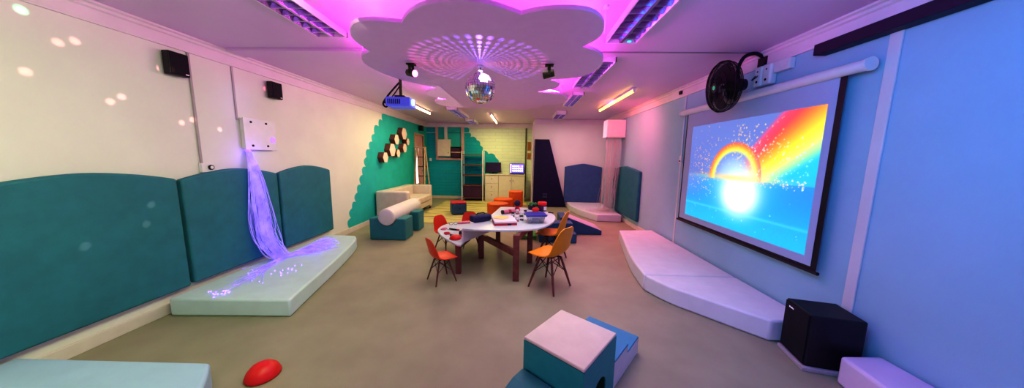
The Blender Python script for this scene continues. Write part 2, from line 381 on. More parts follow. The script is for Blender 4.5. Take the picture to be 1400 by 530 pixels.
t = thing('fibre_optic_lamp', 'white fibre-optic light box spilling a stream of violet glowing strands', 'lamp', (XL, 3.42, 1.535))
MB().box(0, .05, -.20, .205, 0, .36).build('housing', PLAST, t, bevel=.008)
MB().box(.05, .060, -.21, .215, -.004, .364).build('cover_plate', PLAST, t, bevel=.003)
for yy, zz in ((-.12, .32), (.08, .32), (-.12, .045), (.08, .045)):
    MB().cyl((.060, yy, zz), (.066, yy, zz), .013, n=12).build('screw', BLACKM, t)
MB().cyl((.060, .158, .125), (.063, .158, .125), .036, n=24).build('light_port', PORT, t)
MB().box(0, .012, -.235, -.217, .33, .91).build('conduit', mat('grey_conduit_thin', (.45, .40, .42), .5), t)
MB().cyl((.03, -.16, -.03), (.03, -.16, .0), .028, n=20).build('outlet', PORT, t)
rnd = random.Random(5)
sm = MB(); ZM = -1.535+.17
for i in range(170):
    a = rnd.uniform(0, 2*PI); r = .026*math.sqrt(rnd.random())
    p0 = (.03+r*math.cos(a), -.16+r*math.sin(a)*1.3, -.02)
    wv = rnd.gauss(0, 1)
    k0 = (.08+rnd.gauss(0, .008), -.165+wv*.026, -.20)
    k1 = (.105+rnd.gauss(0, .010), -.16+wv*.045, -.42)
    k2 = (.115+rnd.gauss(0, .014), -.15+wv*.066, -.80)
    k3 = (.135+rnd.gauss(0, .02), -.12+wv*.072, -1.10)
    k4 = (.20+abs(rnd.gauss(0, .03)), -.06+wv*.05, ZM+.035)
    z = ZM+.003+rnd.random()*.02
    if rnd.random() < .74:
        ey = rnd.uniform(.0, .80); ex = .30+.20*math.sin(PI*min(1, ey/.8+.1))+rnd.gauss(0, .085)-.12*max(0, ey-.5)
        k5 = (.27+.35*(ex-.27)+rnd.gauss(0, .02), .02+ey*.35, z+.004); k6 = (ex, .04+ey, z)
    else:
        ey = rnd.uniform(.15, 1.0); ex = .30+.16*ey+rnd.gauss(0, .10)
        k5 = (.30+rnd.gauss(0, .03), -.08-ey*.35, z+.004); k6 = (ex, -.02-ey, z)
    p = catmull([p0, k0, k1, k2, k3, k4, k5, k6], 5)
    p = [(max(x, .082) if q > 3 else x, y, max(zz, ZM+.003)) for q, (x, y, zz) in enumerate(p)]
    sm.m = 0; sm.tube(p, rnd.uniform(.0016, .0027), 4)
    if i % 2 == 0: sm.m = 1; sm.sphere(p[-1], .0048, 6, 4)
for i in range(18):
    sm.m = 1; sm.sphere((.42+rnd.gauss(0, .05), -.97+rnd.gauss(0, .03), ZM+.007), .007, 6, 4)
for i in range(14):
    sm.m = 1; sm.sphere((.60+rnd.gauss(0, .08), -.40+rnd.gauss(0, .10), ZM+.007), .007, 6, 4)
st = sm.build('strands', [FIBER, FIBTIP], t, smooth=60); st['kind'] = 'stuff'

# ------------------------------------------------------------------ corner fibre curtain
t = thing('fibre_curtain_lamp', 'white corner box high on the wall dripping pale unlit strands onto the corner mat', 'lamp', (2.22, 7.05, 2.0))
MB().box(-.19, .255, -.16, .16, 0, .40).build('housing', PLAST, t, bevel=.01)
MB().box(-.20, .255, -.17, .17, -.012, .0).build('bottom_panel', PLAST, t)
sm = MB(); rnd = random.Random(9)
for i in range(95):
    x0 = rnd.uniform(-.15, .2); y0 = rnd.uniform(-.12, .12)
    bx = x0*.75-.07+rnd.gauss(0, .07); by = y0*.8+rnd.gauss(0, .05)
    e = rnd.random()
    ex = max(-.62, min(.12, bx-rnd.random()**2*.42+.05)); ey = max(-.36, min(.5, by+rnd.gauss(-.05, .15)))
    z = -2+.172+.004+rnd.random()*.02
    p = catmull([(x0, y0, 0), (x0*.98, y0, -.7), (bx*.7+x0*.3, by, -1.3), (bx, by, -1.72), (bx*.5+ex*.5, by*.5+ey*.5, z+.02), (ex, ey, z)], 4)
    sm.tube(p, .0022, 4)
st = sm.build('strands', FIBP, t, smooth=60); st['kind'] = 'stuff'

# ------------------------------------------------------------------ hexagon shelves
hexes = [(6.452, 1.433, .268, 'lowest, at the near end'), (6.823, 1.611, .345, 'big, second from the near end'), (7.081, 1.873, .285, 'upper, above the big near one'), (7.145, 1.534, .225, 'small low, beside the big near one'),
         (7.551, 2.053, .345, 'topmost and big'), (7.784, 1.853, .21, 'small and farthest, next to the ladder'), (7.56, 1.678, .27, 'lower far, directly under the topmost one')]
for (y, z, wd, pl) in hexes:
    t = thing('hexagon_shelf', 'wooden hexagon box on the teal mural, '+pl, 'shelf', (XL+.003, y, z), 0, 'hexagon boxes on the teal mural')
    R = wd/2
    hp = lambda r: [(r*math.cos(PI/3*k), r*math.sin(PI/3*k)) for k in range(6)]
    m = MB(); a, b = hp(R), hp(R-.018)
    for k in range(6):
        k2 = (k+1) % 6
        vs = [(0, *a[k]), (0, *a[k2]), (.13, *a[k2]), (.13, *a[k]), (0, *b[k]), (0, *b[k2]), (.13, *b[k2]), (.13, *b[k])]
        m.add(vs, [(0, 1, 2, 3), (7, 6, 5, 4), (3, 2, 6, 7), (0, 4, 5, 1)])
    m.build('rim', WOODD, t)
    MB().prism(hp(R-.006), .122, .133, 'x').build('front_panel', mat('hexagon_face', (.92, .72, .62), .5, var=.08), t)

# ------------------------------------------------------------------ stepladder behind the sofa
t = thing('stepladder', 'tall wooden A-frame stepladder beyond the sofa, under the hexagon boxes', 'ladder', (-3.0, 8.45, 0))
def rail(p, q, wd=.03):
    return MB().tube([p, q], wd*.8, 4)
for x in (-.17, .17):
    rail((x, -.30, 0), (x*.7, -.03, 1.72)).build('front_rail', WOODL, t)
    rail((x, .33, 0), (x*.7, .03, 1.72)).build('rear_rail', WOODL, t)
MB().box(-.15, .15, -.07, .07, 1.70, 1.74).build('top_cap', WOODL, t, bevel=.008)
for k in range(5):
    zz = .28+k*.29; f_ = zz/1.72; yy = .33-.30*f_; hw = .17*(1-.3*f_)
    MB().box(-hw, hw, yy-.05, yy+.05, zz-.012, zz+.012).build('tread', WOODD, t, bevel=.004)
MB().tube([(-.14, -.22, .55), (-.14, .25, .55)], .006, 6).build('brace', BLACKM, t)
o = MB().box(0, .11, -.07, .07, 0, .16).build('wall_speaker', BLACK, loc=(XL+.02, 9.02, 2.26), bevel=.01); tag(o, 'small black box on the wall above the far doorway', 'speaker', 'black speakers high on the wall')
t = thing('light_switch', 'small light switch on the teal wall by the far doorway', 'switch', (-3.13, YB-.005, 1.30))
MB().box(-.04, .04, -.012, 0, 0, .10).build('plate', PLAST, t, bevel=.004); MB().box(-.012, .012, -.018, -.012, .03, .07).build('rocker', PLAST, t)

# ------------------------------------------------------------------ sofa
t = thing('sofa', 'cream two-seat sofa against the teal mural wall', 'sofa', (-2.8, 7.03, 0))
MB().box(-.42, -.20, -.74, .74, .10, .685).build('backrest', SOFA, t, bevel=.045, seg=4)
MB().box(-.42, .31, -.94, -.76, .06, .69).build('armrest', SOFA, t, bevel=.04, seg=4)
MB().box(-.42, .27, .76, .93, .06, .67).build('armrest', SOFA, t, bevel=.04, seg=4)
MB().box(-.40, .27, -.76, .76, .12, .26).build('base', SOFA, t, bevel=.02)
for y in (-.38, .38):
    MB().box(-.22, .30, y-.372, y+.372, .265, .43).build('seat_cushion', SOFA, t, bevel=.04, seg=4)
for x in (-.36, .22):
    for y in (-.86, .86):
        MB().cyl((x, y, 0), (x, y, .065), .022, .03).build('foot', LEGW, t)

# ------------------------------------------------------------------ bolster on two cradle blocks
def cradle(loc, label, wd, h, dp):
    pts = [(-wd/2, 0), (wd/2, 0), (wd/2, h)]; R = .158
    zc = h+.035; 
    a0 = math.asin((zc-h)/R)
    for i in range(15):
        a = -a0-(PI-2*a0)*i/14; pts.append((R*math.cos(a), zc+R*math.sin(a)))
    pts.append((-wd/2, h))
    o = MB().prism(pts, -dp/2, dp/2, 'y').build('cradle_block', TEALV, bevel=.022, seg=3, smooth=50); o.location = loc
    return tag(o, label, 'foam block', 'teal cradle blocks under the bolster')
cradle((-2.32, 4.93, 0), 'nearer teal foam cradle block holding the end of the cream bolster', .64, .39, .36)
cradle((-2.32, 5.56, 0), 'farther teal foam cradle block under the cream bolster, next to the sofa', .64, .39, .30)
o = MB().lathe([(0, -.66), (.12, -.66), (.146, -.645), (.15, -.61), (.15, .61), (.146, .645), (.12, .66), (0, .66)], 40).build('bolster', BOLST, smooth=50)
o.location = (-2.32, 5.37, .4185); o.rotation_euler = (PI/2, 0, 0); tag(o, 'cream cylinder bolster lying across two teal cradle blocks', 'bolster')
md = o.modifiers.new('bevel', 'BEVEL'); md.width = .004

# ------------------------------------------------------------------ ottomans
t = thing('ottoman', 'small dark blue cube ottoman with a red top on the rug', 'ottoman', (-1.60, 7.15, .0075), math.radians(22))
MB().box(-.19, .19, -.19, .19, 0, .29).build('body', NAVYV, t, bevel=.05, seg=4)
MB().box(-.185, .185, -.185, .185, .285, .315).build('top_panel', REDV, t, bevel=.014, seg=3)
MB().box(-.03, .03, -.205, -.188, .15, .17).build('handle', BLACK, t, bevel=.004)
def pouf(loc, r, h, label):
    t = thing('pouf', label, 'pouf', loc, 0, 'orange poufs behind the table')
    MB().lathe([(0, .004), (r-.01, .004), (r, .02), (r, h-.05), (r-.004, h-.04)], 40).build('body', ORANGEV, t, smooth=50)
    MB().lathe([(r-.002, h-.045), (r+.003, h-.04), (r, h-.015), (r-.03, h), (0, h+.004)], 40).build('top_panel', ORANGEV, t, smooth=60)
pouf((-.56, 7.02, .0045), .27, .33, 'low wide orange pouf closest to the table')
pouf((-.47, 7.80, .0045), .27, .33, 'low orange pouf between the front one and the tall one')
pouf((-.13, 8.42, .0045), .215, .47, 'tallest orange pouf, in front of the white cupboard')

# ------------------------------------------------------------------ cabinets, screens, shelf
t = thing('drawer_unit', 'white three-drawer cabinet unit under the black monitor', 'cabinet', (-.96, 9.53, 0))
MB().box(-.225, .225, -.19, .19, .0, .88).build('carcass', CABW, t)
for k in range(3):
    z0 = .07+k*.268
    d = MB().box(-.215, .215, -.208, -.19, z0, z0+.258).build('drawer', CABW, t, bevel=.004)
    MB().cyl((0, -.208, z0+.15), (0, -.228, z0+.15), .014, n=12).build('knob', BLACKM, d)
t = thing('cupboard', 'white cupboard unit with doors under the lit laptop', 'cabinet', (-.295, 9.53, 0))
MB().box(-.435, .435, -.19, .19, .0, .88).build('carcass', CABW, t)
for sx in (-1, 1):
    x0, x1 = (-.425, -.005) if sx < 0 else (.005, .425)
    d = MB().box(x0, x1, -.208, -.19, .07, .865).build('door', CABW, t, bevel=.004)
    MB().cyl((sx*.05, -.208, .7), (sx*.05, -.228, .7), .014, n=12).build('knob', BLACKM, d)
o = MB().box(-.67, .67, -.23, .21, 0, .028).build('worktop', CABW, loc=(-.52, 9.53, .881), bevel=.004); tag(o, 'pale worktop across the white cabinets, under the monitor and laptop', 'worktop')
t = thing('monitor', 'black monitor switched off on the worktop by the ladder shelf', 'monitor', (-.93, 9.55, .909))
MB().box(-.26, .26, -.02, .02, .05, .385).build('screen_housing', BLACK, t, bevel=.006)
MB().box(-.25, .25, -.023, -.0205, .065, .375).build('display', mat('dead_display', (.015, .01, .04), .2), t)
MB().box(-.03, .03, -.01, .03, .01, .12).build('stand', BLACK, t); MB().box(-.12, .12, -.08, .09, 0, .012).build('base', BLACK, t, bevel=.003)
t = thing('laptop', 'open laptop with a glowing violet icon grid on the worktop', 'laptop', (-.13, 9.47, .909))
MB().box(-.24, .24, -.15, .13, 0, .022).build('keyboard_base', BLACK, t, bevel=.005)
MB().box(-.25, .25, .13, .146, .03, .36).build('screen_housing', BLACK, t, bevel=.005)
m = MB().box(-.235, .235, .126, .1295, .045, .345); 
m.m = 1
for i in range(6):
    for j in range(3):
        x0 = -.155+i*.062; z0 = .085+j*.078
        m.m = 2 if (i, j) == (4, 2) else 1
        m.box(x0, x0+.047, .1235, .126, z0, z0+.052)
m.m = 3; m.box(-.235, -.185, .1235, .126, .045, .345)
m.build('display', [emis('display_violet', (.16, .12, .85), .9), emis('display_icons', (.8, .75, 1), 1.3), emis('display_pink', (1, .2, .7), 1.2), emis('display_lilac', (.6, .4, .95), 1.1)], t)

t = thing('ladder_shelf', 'tall open shelf with white posts and dark shelves by the teal back wall', 'shelf', (-1.60, 9.46, 0))
for x in (-.345, .345):
    MB().box(x-.014, x+.014, -.19, -.16, 0, 1.66).build('post', METW, t); MB().box(x-.014, x+.014, .16, .19, 0, 1.66).build('post', METW, t)
for z in (.09, .50, .84, 1.19, 1.53):
    MB().box(-.33, .33, -.18, .18, z, z+.03).build('shelf_board', WOODD, t, bevel=.003)
o = MB().box(-.31, .31, -.16, .16, 0, .35).box(-.32, .32, -.17, .17, .31, .36).build('storage_box', PURPD, loc=(-1.60, 9.46, .122), bevel=.008); tag(o, 'dark purple storage box on the bottom board of the ladder shelf', 'box')
for z, h, lb in ((1.70, .30, 'upper small brown picture beside the white brick wall'), (1.41, .22, 'lower small brown picture beside the white brick wall')):
    t = thing('picture', lb, 'picture', (.275, YB-.002, z), 0, 'small brown pictures')
    MB().box(-.065, .065, -.02, 0, 0, h).build('frame', WOODL, t, bevel=.004); MB().box(-.055, .055, -.023, -.0205, .01, h-.01).build('print', BROWNP, t)

# tall dark trapezoid panel on the pink-lit far wall
o = MB().prism([(0, 0), (1.0, 0), (.44, 2.0), (.02, 2.0)], -.05, 0, 'y').build('blackout_panel', NAVYP, loc=(.385, YR-.02, .012), bevel=.006); tag(o, 'tall dark navy panel with one sloping edge standing against the pink-lit wall', 'panel')
t = thing('power_outlet_box', 'dim grey outlet box low on the dark navy panel', 'outlet', (.74, YR-.072, .28))
MB().box(-.07, .07, -.012, 0, 0, .06).build('plate', mat('dim_grey_plate', (.05, .05, .12), .5), t, bevel=.003); MB().box(-.07, .07, -.012, 0, .085, .135).build('upper_plate', mat('dim_grey_plate_b', (.05, .05, .12), .5), t, bevel=.003)

# ------------------------------------------------------------------ soft play by the corner
t = thing('foam_ramp', 'navy foam wedge ramp beyond the amber chairs', 'foam ramp', (.9, 5.42, 0))
MB().prism([(-.1, 0), (.71, 0), (.71, .085), (.04, .33), (-.1, .33)], .0, .55, 'y').build('body', NAVYV, t, bevel=.012)
MB().prism([(.70, .092), (.04, .338), (.04, .333), (.70, .087)], .01, .54, 'y').build('slope_cover', mat('lilac_slope_vinyl', (.58, .50, .60), .5), t)
t = thing('foam_steps', 'navy two-step foam block behind the amber chairs', 'foam steps', (.68, 5.08, 0))
MB().box(-.33, .33, -.24, .0, 0, .165).build('lower_step', NAVYV, t, bevel=.012); MB().box(-.33, .30, .0, .26, 0, .30).build('upper_step', NAVYV, t, bevel=.012)
o = MB().box(-.19, .19, -.2, .2, 0, .07).build('foam_block', GREENV, loc=(.12, 5.2, .001), bevel=.015, seg=3); tag(o, 'low green foam block under the far edge of the table', 'foam block')

# ------------------------------------------------------------------ soft play set in the foreground
rz = math.radians(-40)   # local +X = u (towards the lower right), +Y = v
CU = (.335, 1.645, 0)
t = thing('foam_cube', 'foam cube with cream top, teal sides and an arched tunnel', 'foam cube', CU, rz)
hw, hd, hh = .205, .215, .40
# shell with arched opening running through it along local X
arch = []
N = 14
for i in range(N+1):
    a = PI*i/N; arch.append((.085*math.cos(a), .13+.085*math.sin(a)))
outl = [(hd, 0), (hd, hh-.02), (-hd, hh-.02), (-hd, 0), (-.085, 0)]+list(reversed(arch))+[(.085, 0)]
m = MB()
o_ = [(hd, 0), (hd, hh-.022), (-hd, hh-.022), (-hd, 0)]
poly = [(-hd, 0.001), (-.085, 0.001)]+[(-x, z) for x, z in arch][0:]+[(.085, 0.001), (hd, 0.001), (hd, hh-.022), (-hd, hh-.022)]
m.prism(poly, -hw, hw, 'x')
m.build('body', mat('cube_teal_vinyl', (.03, .36, .34), .5, var=.06, bump=.06, bscale=300), t)
l = MB()
ar = [(-.084, .002)]+[(-x*.985, z-.002) for x, z in arch]+[(.084, .002)]
ai = [(p[0]*.96, max(.002, p[1]-.004)) for p in ar]
for i in range(len(ar)-1):
    l.add([(-hw+.001, *ar[i]), (-hw+.001, *ar[i+1]), (hw-.006, *ar[i+1]), (hw-.006, *ar[i])], [(0, 1, 2, 3)])
l.add([(-hw+.002, *p) for p in ar], [tuple(range(len(ar)))])
l.build('tunnel_lining', DGREEN, t)
MB().box(-hw, hw, -hd, hd, hh-.022, hh).build('top_panel', CREAMV, t, bevel=.008, seg=3)
t = thing('foam_steps', 'blue-topped white foam steps beside the cube with the arched tunnel', 'foam steps', CU, rz)
m = MB().prism([(hd+.003, .001), (hd+.47, .001), (hd+.47, .125), (hd+.24, .125), (hd+.24, .185), (hd+.003, .185)], -hw, hw, 'x')
m.build('body', MATW, t)
MB().box(-hw, hw, hd+.003, hd+.245, .185, .200).build('tread', BLUEV, t, bevel=.004)
MB().box(-hw, hw, hd+.246, hd+.473, .125, .140).build('tread', BLUEV, t, bevel=.004)
MB().box(-hw, hw, hd+.4705, hd+.474, .001, .125).build('riser', BLUEV, t)
o = MB().prism([(-hd-.004, .001), (-hd-.004, .195), (-hd-.10, .19), (-hd-.55, .03), (-hd-.55, .001)], -hw, hw, 'x').build('foam_ramp', TEALV, None, bevel=.012, seg=3, loc=CU, rot=(0, 0, rz))
tag(o, 'low teal foam ramp against the teal side of the arched cube', 'foam ramp')

# red dome on the floor
o = MB().lathe([(0, 0.002), (.095, .002), (.10, .008), (.097, .022), (.085, .05), (.062, .075), (.032, .090), (0, .095)], 36).build('stepping_dome', REDP, loc=(-1.72, 1.68, 0), smooth=60); tag(o, 'red half-dome lying alone on the floor', 'dome')

# ------------------------------------------------------------------ subwoofer
t = thing('subwoofer', 'black cube subwoofer on the floor at the end of the curved mat', 'subwoofer', (2.235, 2.02, 0), math.radians(-14))
MB().box(-.13, .18, -.13, .14, .03, .42).build('cabinet', BLACK, t, bevel=.01)
MB().box(-.138, -.130, -.12, .13, .04, .41).build('grille', BLACKG, t, bevel=.003)
MB().box(-.15, .14, -.15, .14, 0.001, .03).build('plinth', mat('grey_plinth', (.45, .40, .42), .6), t, bevel=.004)
lg = MB()
for k, hh_ in enumerate((.011, .008, .011, .007)):
    lg.box(-.1405, -.1385, .075-k*.013, .083-k*.013, .372-k*.0, .372+hh_)
lg.build('badge', mat('silver_badge', (.85, .8, .9), .4, emit=(.8, .7, .9), estr=.35), t)

# ------------------------------------------------------------------ table: round top in two heights
P0, P1 = (-.715, 3.405), (-.35, 4.985)
hi = catmull([P0, (-.50, 3.375), (-.273, 3.375), (-.05, 3.395), (.13, 3.455), (.28, 3.56), (.40, 3.74), (.50, 3.98), (.545, 4.25), (.515, 4.48), (.42, 4.68), (.17, 4.90), (-.10, 4.985), P1], 4)
t = thing('play_table', 'pale oval play table on dark wooden legs, higher half with white side panel', 'table', (0, 0, 0))
MB().prism(hi+[(-.44, 4.3)], .575, .60).build('tabletop', TOPM, t, bevel=.005)
dv = Vector((P1[0]-P0[0], P1[1]-P0[1])).normalized(); nv = Vector((dv.y, -dv.x))
def along(a, s): return (P0[0]+dv.x*a+nv.x*s, P0[1]+dv.y*a+nv.y*s)
MB().prism([(-.708, 3.412), (-.25, 4.31), (-.268, 4.32), (-.726, 3.422)], .413, .574).build('side_panel', PLAST, t, bevel=.003)
A_, B_, C_, D_ = (-.56, 4.00), (-.035, 3.27), (.15, 3.87), (-.36, 4.62)
for p in (A_, B_, C_, D_):
    MB().box(p[0]-.038, p[0]+.038, p[1]-.03, p[1]+.03, 0, .574 if p is not A_ else .38).build('leg', TABW, t, bevel=.004)
def beam(a, b, z0, z1, parent, wd=.022):
    a, b = Vector(a), Vector(b); d = (b-a).normalized()*.0; n = (b-a).normalized(); n = Vector((n.y, -n.x))*wd
    MB().prism([tuple(a+n), tuple(b+n), tuple(b-n), tuple(a-n)], z0, z1).build('apron', TABW, parent, bevel=.003)
beam((-.53, 3.96), B_, .30, .378, t); beam(B_, C_, .49, .572, t); beam(C_, D_, .49, .572, t); beam(D_, (-.56, 4.04), .49, .572, t) if False else None
lo = [(x*1.048, y*1.048) for x, y in catmull([(-.735, 3.20), (-.80, 3.27), (-.92, 3.415), (-1.05, 3.605), (-1.14, 3.795), (-1.168, 3.96), (-1.15, 4.11), (-1.09, 4.23), (-.97, 4.33), (-.75, 4.42), (-.52, 4.44)], 4)]
t2 = thing('play_table', 'lower pale half-round table section tucked under the higher tabletop', 'table', (0, 0, 0))
MB().prism([(-.722, 3.345)]+lo, .385, .41).build('tabletop', TOPM, t2, bevel=.005)
for p in ((-.775, 3.44), (-.62, 4.30)):
    MB().box(p[0]-.033, p[0]+.033, p[1]-.03, p[1]+.03, 0, .384).build('leg', TABW, t2, bevel=.004)
beam((-.76, 3.47), (-.63, 4.27), .33, .383, t2)

# ------------------------------------------------------------------ chairs
def make_chair(label, shell, loc, rz, s, group):
    t = thing('shell_chair', label, 'chair', loc, rz, group)
    # shell: rows from seat front to back top (y forward, z up), width per row, side curl, all at scale s
    rows = [(.225, .405, .13, .000), (.215, .418, .165, .004), (.17, .424, .195, .010), (.08, .415, .215, .022), (-.02, .405, .225, .035), (-.10, .412, .228, .050),
            (-.155, .445, .222, .058), (-.185, .50, .21, .050), (-.20, .57, .20, .036), (-.215, .65, .188, .025), (-.232, .72, .165, .016), (-.243, .765, .13, .010), (-.248, .785, .085, .006)]
    nu = 11; m = MB(); vs = []
    for j, (y, z, wd, c) in enumerate(rows):
        for i in range(nu):
            u = -1+2*i/(nu-1); k = abs(u)**2.2*c
            if j < 6: vs.append((u*wd*s, (y+0)*s, (z+k)*s))
            else:
                f = min(1, (j-5)/3); vs.append((u*wd*s, (y+k*f*1.1)*s, (z+k*(1-f))*s))
    fs = [(j*nu+i, j*nu+i+1, (j+1)*nu+i+1, (j+1)*nu+i) for j in range(len(rows)-1) for i in range(nu-1)]
    m.add(vs, fs)
    sh = m.build('seat_shell', shell, t, smooth=180)
    ss = sh.modifiers.new('sub', 'SUBSURF'); ss.levels = 1; ss.render_levels = 2
    so = sh.modifiers.new('thick', 'SOLIDIFY'); so.thickness = .010*s; so.offset = 0
    top = lambda a, b: Vector((a*.10*s, b*.085*s-.01*s, .375*s)); ft = lambda a, b: Vector((a*.185*s, b*.185*s-.01*s, .0))
    for a in (-1, 1):
        for b in (-1, 1):
            MB().tube([ft(a, b), ft(a, b).lerp(top(a, b), .5), top(a, b)], [.0105*s, .0155*s, .0135*s], 10).build('leg', LEGW, t, smooth=60)
    # crossed wire braces on the four sides and a metal spider under the seat
    for (a, b), (c, d) in (((-1, -1), (1, -1)), ((-1, 1), (1, 1)), ((-1, -1), (-1, 1)), ((1, -1), (1, 1))):
        m = MB()
        m.tube([ft(a, b).lerp(top(a, b), .52), top(c, d)+Vector((0, 0, -.005*s))], .0045*s, 6)
        m.tube([ft(c, d).lerp(top(c, d), .52), top(a, b)+Vector((0, 0, -.005*s))], .0045*s, 6)
        m.build('wire_brace', BLACKM, t)
    m = MB().tube([top(-1, -1), Vector((0, -.01*s, .392*s)), top(1, 1)], .008*s, 6).tube([top(-1, 1), Vector((0, -.01*s, .392*s)), top(1, -1)], .008*s, 6)
    m.box(-.07*s, .07*s, -.08*s, .06*s, .388*s, .402*s); m.build('seat_mount', BLACKM, t)
    return t
GR, GY = 'small orange-red shell chairs', 'amber shell chairs'
rd = math.radians
c1 = make_chair('orange-red child chair nearest the camera, beside the table leg', REDCH, (-.925, 3.225, 0), rd(-50), .70, GR)
dup(c1, (-1.16, 4.30, 0), rd(-120), 'orange-red child chair tucked behind the round end of the lower table')
dup(c1, (-.815, 4.56, 0), rd(-165), 'orange-red child chair on the far side, only its back showing above the table')
c2 = make_chair('amber shell chair nearest the camera, fully in view', YELCH, (.355, 3.15, 0), rd(50), .95, GY)
dup(c2, (.47, 4.02, 0), rd(66), 'amber shell chair behind the nearest one, pushed against the far table edge')

# ------------------------------------------------------------------ things on the tables
ZT = .601; ZL = .411
t = thing('pencil_case', 'bulky dark blue zipped case on the table, leaning on the red box', 'case', (-.545, 3.83, ZT), rd(42))
MB().box(-.15, .15, -.07, .07, 0, .095).build('body', DBLUE, t, bevel=.03, seg=4)
MB().box(-.13, .13, -.073, -.067, .045, .053).build('zip', BLACK, t); MB().tube([(-.08, 0, .092), (-.05, 0, .115), (.05, 0, .115), (.08, 0, .092)], .008, 8).build('handle', BLACK, t)
t = thing('game_box', 'flat red and white box with a yellow paper lying on it', 'box', (-.215, 3.77, ZT), rd(12))
MB().box(-.15, .15, -.17, .19, 0, .048).build('tray', REDV, t, bevel=.003); MB().box(-.151, .151, -.171, .191, .03, .055).build('lid', WPAP, t, bevel=.003)
MB().box(.02, .07, -.1735, -.171, .006, .024).build('print', BLACK, t)
o = MB().prism([(-.11, -.07), (.02, -.10), (.10, -.02), (.09, .09), (-.03, .12), (-.11, .05)], 0, .003).build('paper', YELP, loc=(-.25, 3.82, ZT+.0575)); tag(o, 'yellow paper on top of the red and white box', 'paper')
def tubeobj(loc, rz, label):
    t = thing('paint_tube', label, 'tube', loc, rz)
    MB().cyl((-.12, 0, .032), (.10, 0, .032), .03, n=20).build('body', PINKP, t, bevel=.004); MB().cyl((.10, 0, .032), (.15, 0, .032), .031, n=20).build('cap', BLACK, t, bevel=.004)
    MB().cyl((-.15, 0, .032), (-.12, 0, .032), .031, n=20).build('end_cap', BLACK, t, bevel=.004); MB().cyl((-.03, 0, .032), (.02, 0, .032), .0305, n=20).build('band', REDV, t)
tubeobj((-.165, 4.42, ZT), rd(38), 'pink and black tube lying on the tabletop behind the box')
t = thing('microphone', 'dark round-headed red toy standing among the little jars', 'toy', (-.045, 4.66, ZT))
MB().lathe([(0, 0), (.045, 0), (.05, .01), (.035, .05), (.03, .09), (0, .092)], 20).build('base', REDV, t, smooth=50); MB().sphere((0, 0, .125), .055, 20, 12).build('head', mat('dark_navy_ball', (.02, .015, .06), .6), t, smooth=80)
jars = [(-.035, 3.86, 'red', 'at the front'), (.026, 3.93, 'dark', 'beside the blue-lidded tub'), (.02, 4.17, 'pink', 'in the middle, behind the front pair'), (-.105, 4.15, 'dark', 'farthest from the tub'), (-.04, 4.36, 'red', 'farthest back'), (.085, 4.33, 'dark', 'directly behind the tub')]
for x, y, c, pl in jars:
    t = thing('paint_jar', 'little clear jar with '+c+' contents '+pl, 'jar', (x, y, ZT), 0, 'little clear jars on the table')
    MB().lathe([(0, 0), (.024, 0), (.027, .004), (.027, .045), (.022, .055)], 16).build('glass', CLEARG, t, smooth=50)
    MB().lathe([(0, .003), (.022, .003), (.022, .022), (0, .022)], 14).build('contents', {'red': REDP, 'dark': PURPD, 'pink': PINKP}[c], t, smooth=50)
    MB().lathe([(.024, .055), (.026, .056), (.026, .070), (.022, .073), (0, .073)], 16).build('lid', WPAP if c != 'dark' else BLACK, t, smooth=50)
t = thing('storage_tub', 'clear plastic tub with a blue lid on the table', 'tub', (.215, 3.86, ZT), rd(8))
m = MB()
def rr(w_, d_, z, n=6, r=.03):
    o_ = []
    for cx_, cy_, a0 in ((w_-r, d_-r, 0), (-w_+r, d_-r, PI/2), (-w_+r, -d_+r, PI), (w_-r, -d_+r, 1.5*PI)):
        for i in range(n): a = a0+PI/2*i/(n-1); o_.append((cx_+r*math.cos(a), cy_+r*math.sin(a), z))
    return o_
secs = [rr(.105, .095, 0), rr(.115, .105, .04), rr(.125, .115, .10)]
n_ = len(secs[0]); vs = sum(secs, []); fs = [tuple(range(n_))]+[(j*n_+i, j*n_+(i+1) % n_, (j+1)*n_+(i+1) % n_, (j+1)*n_+i) for j in range(2) for i in range(n_)]
m.add(vs, fs); b = m.build('tub', CLEAR, t, smooth=50); so = b.modifiers.new('t', 'SOLIDIFY'); so.thickness = .003
l0 = [(x, y) for x, y, z in rr(.145, .135, 0)]
MB().prism(l0, .098, .118).build('lid', BLUEP, t, bevel=.005)
MB().box(-.06, .05, -.05, .06, .004, .03).box(-.03, .08, -.02, .03, .03, .05).build('contents', mat('tub_contents', (.45, .40, .55), .6, var=.2), t)
t = thing('craft_jar', 'jar with a red lid behind the blue-lidded tub', 'jar', (.375, 4.69, ZT))
MB().lathe([(0, 0), (.068, 0), (.072, .008), (.072, .095), (.06, .105)], 24).build('body', PURPD, t, smooth=50); MB().lathe([(.07, .10), (.076, .102), (.076, .145), (.07, .15), (0, .15)], 24).build('lid', REDP, t, smooth=50)
MB().box(.02, .065, -.074, -.06, .02, .08).build('label', WPAP, t)
t = thing('craft_pot', 'dark pot with a leafy green top beside the red-lidded jar', 'pot', (.20, 4.79, ZT))
MB().lathe([(0, 0), (.05, 0), (.06, .01), (.062, .07), (.058, .072), (.05, .06), (0, .06)], 20).build('pot', PURPD, t, smooth=50)
m = MB(); rnd = random.Random(3)
for i in range(22):
    a = rnd.uniform(0, 2*PI); r = rnd.uniform(.01, .07); h = rnd.uniform(.07, .125)
    p = Vector((r*math.cos(a), r*math.sin(a), h)); q = Vector((r*1.7*math.cos(a+.2), r*1.7*math.sin(a+.2), h-.02)); s_ = Vector((-math.sin(a), math.cos(a), .2))*.018
    m.add([p*.4+Vector((0, 0, .05)), p+s_, q, p-s_], [(0, 1, 2, 3)])
m.build('leaves', GREENP, t)
o = MB().lathe([(0, 0), (.05, 0), (.058, .02), (.062, .045), (.05, .06), (0, .065)], 20).build('bowl', REDP, loc=(.26, 4.60, ZT), smooth=50); tag(o, 'small red bowl between the green pot and the blue-lidded tub', 'bowl')
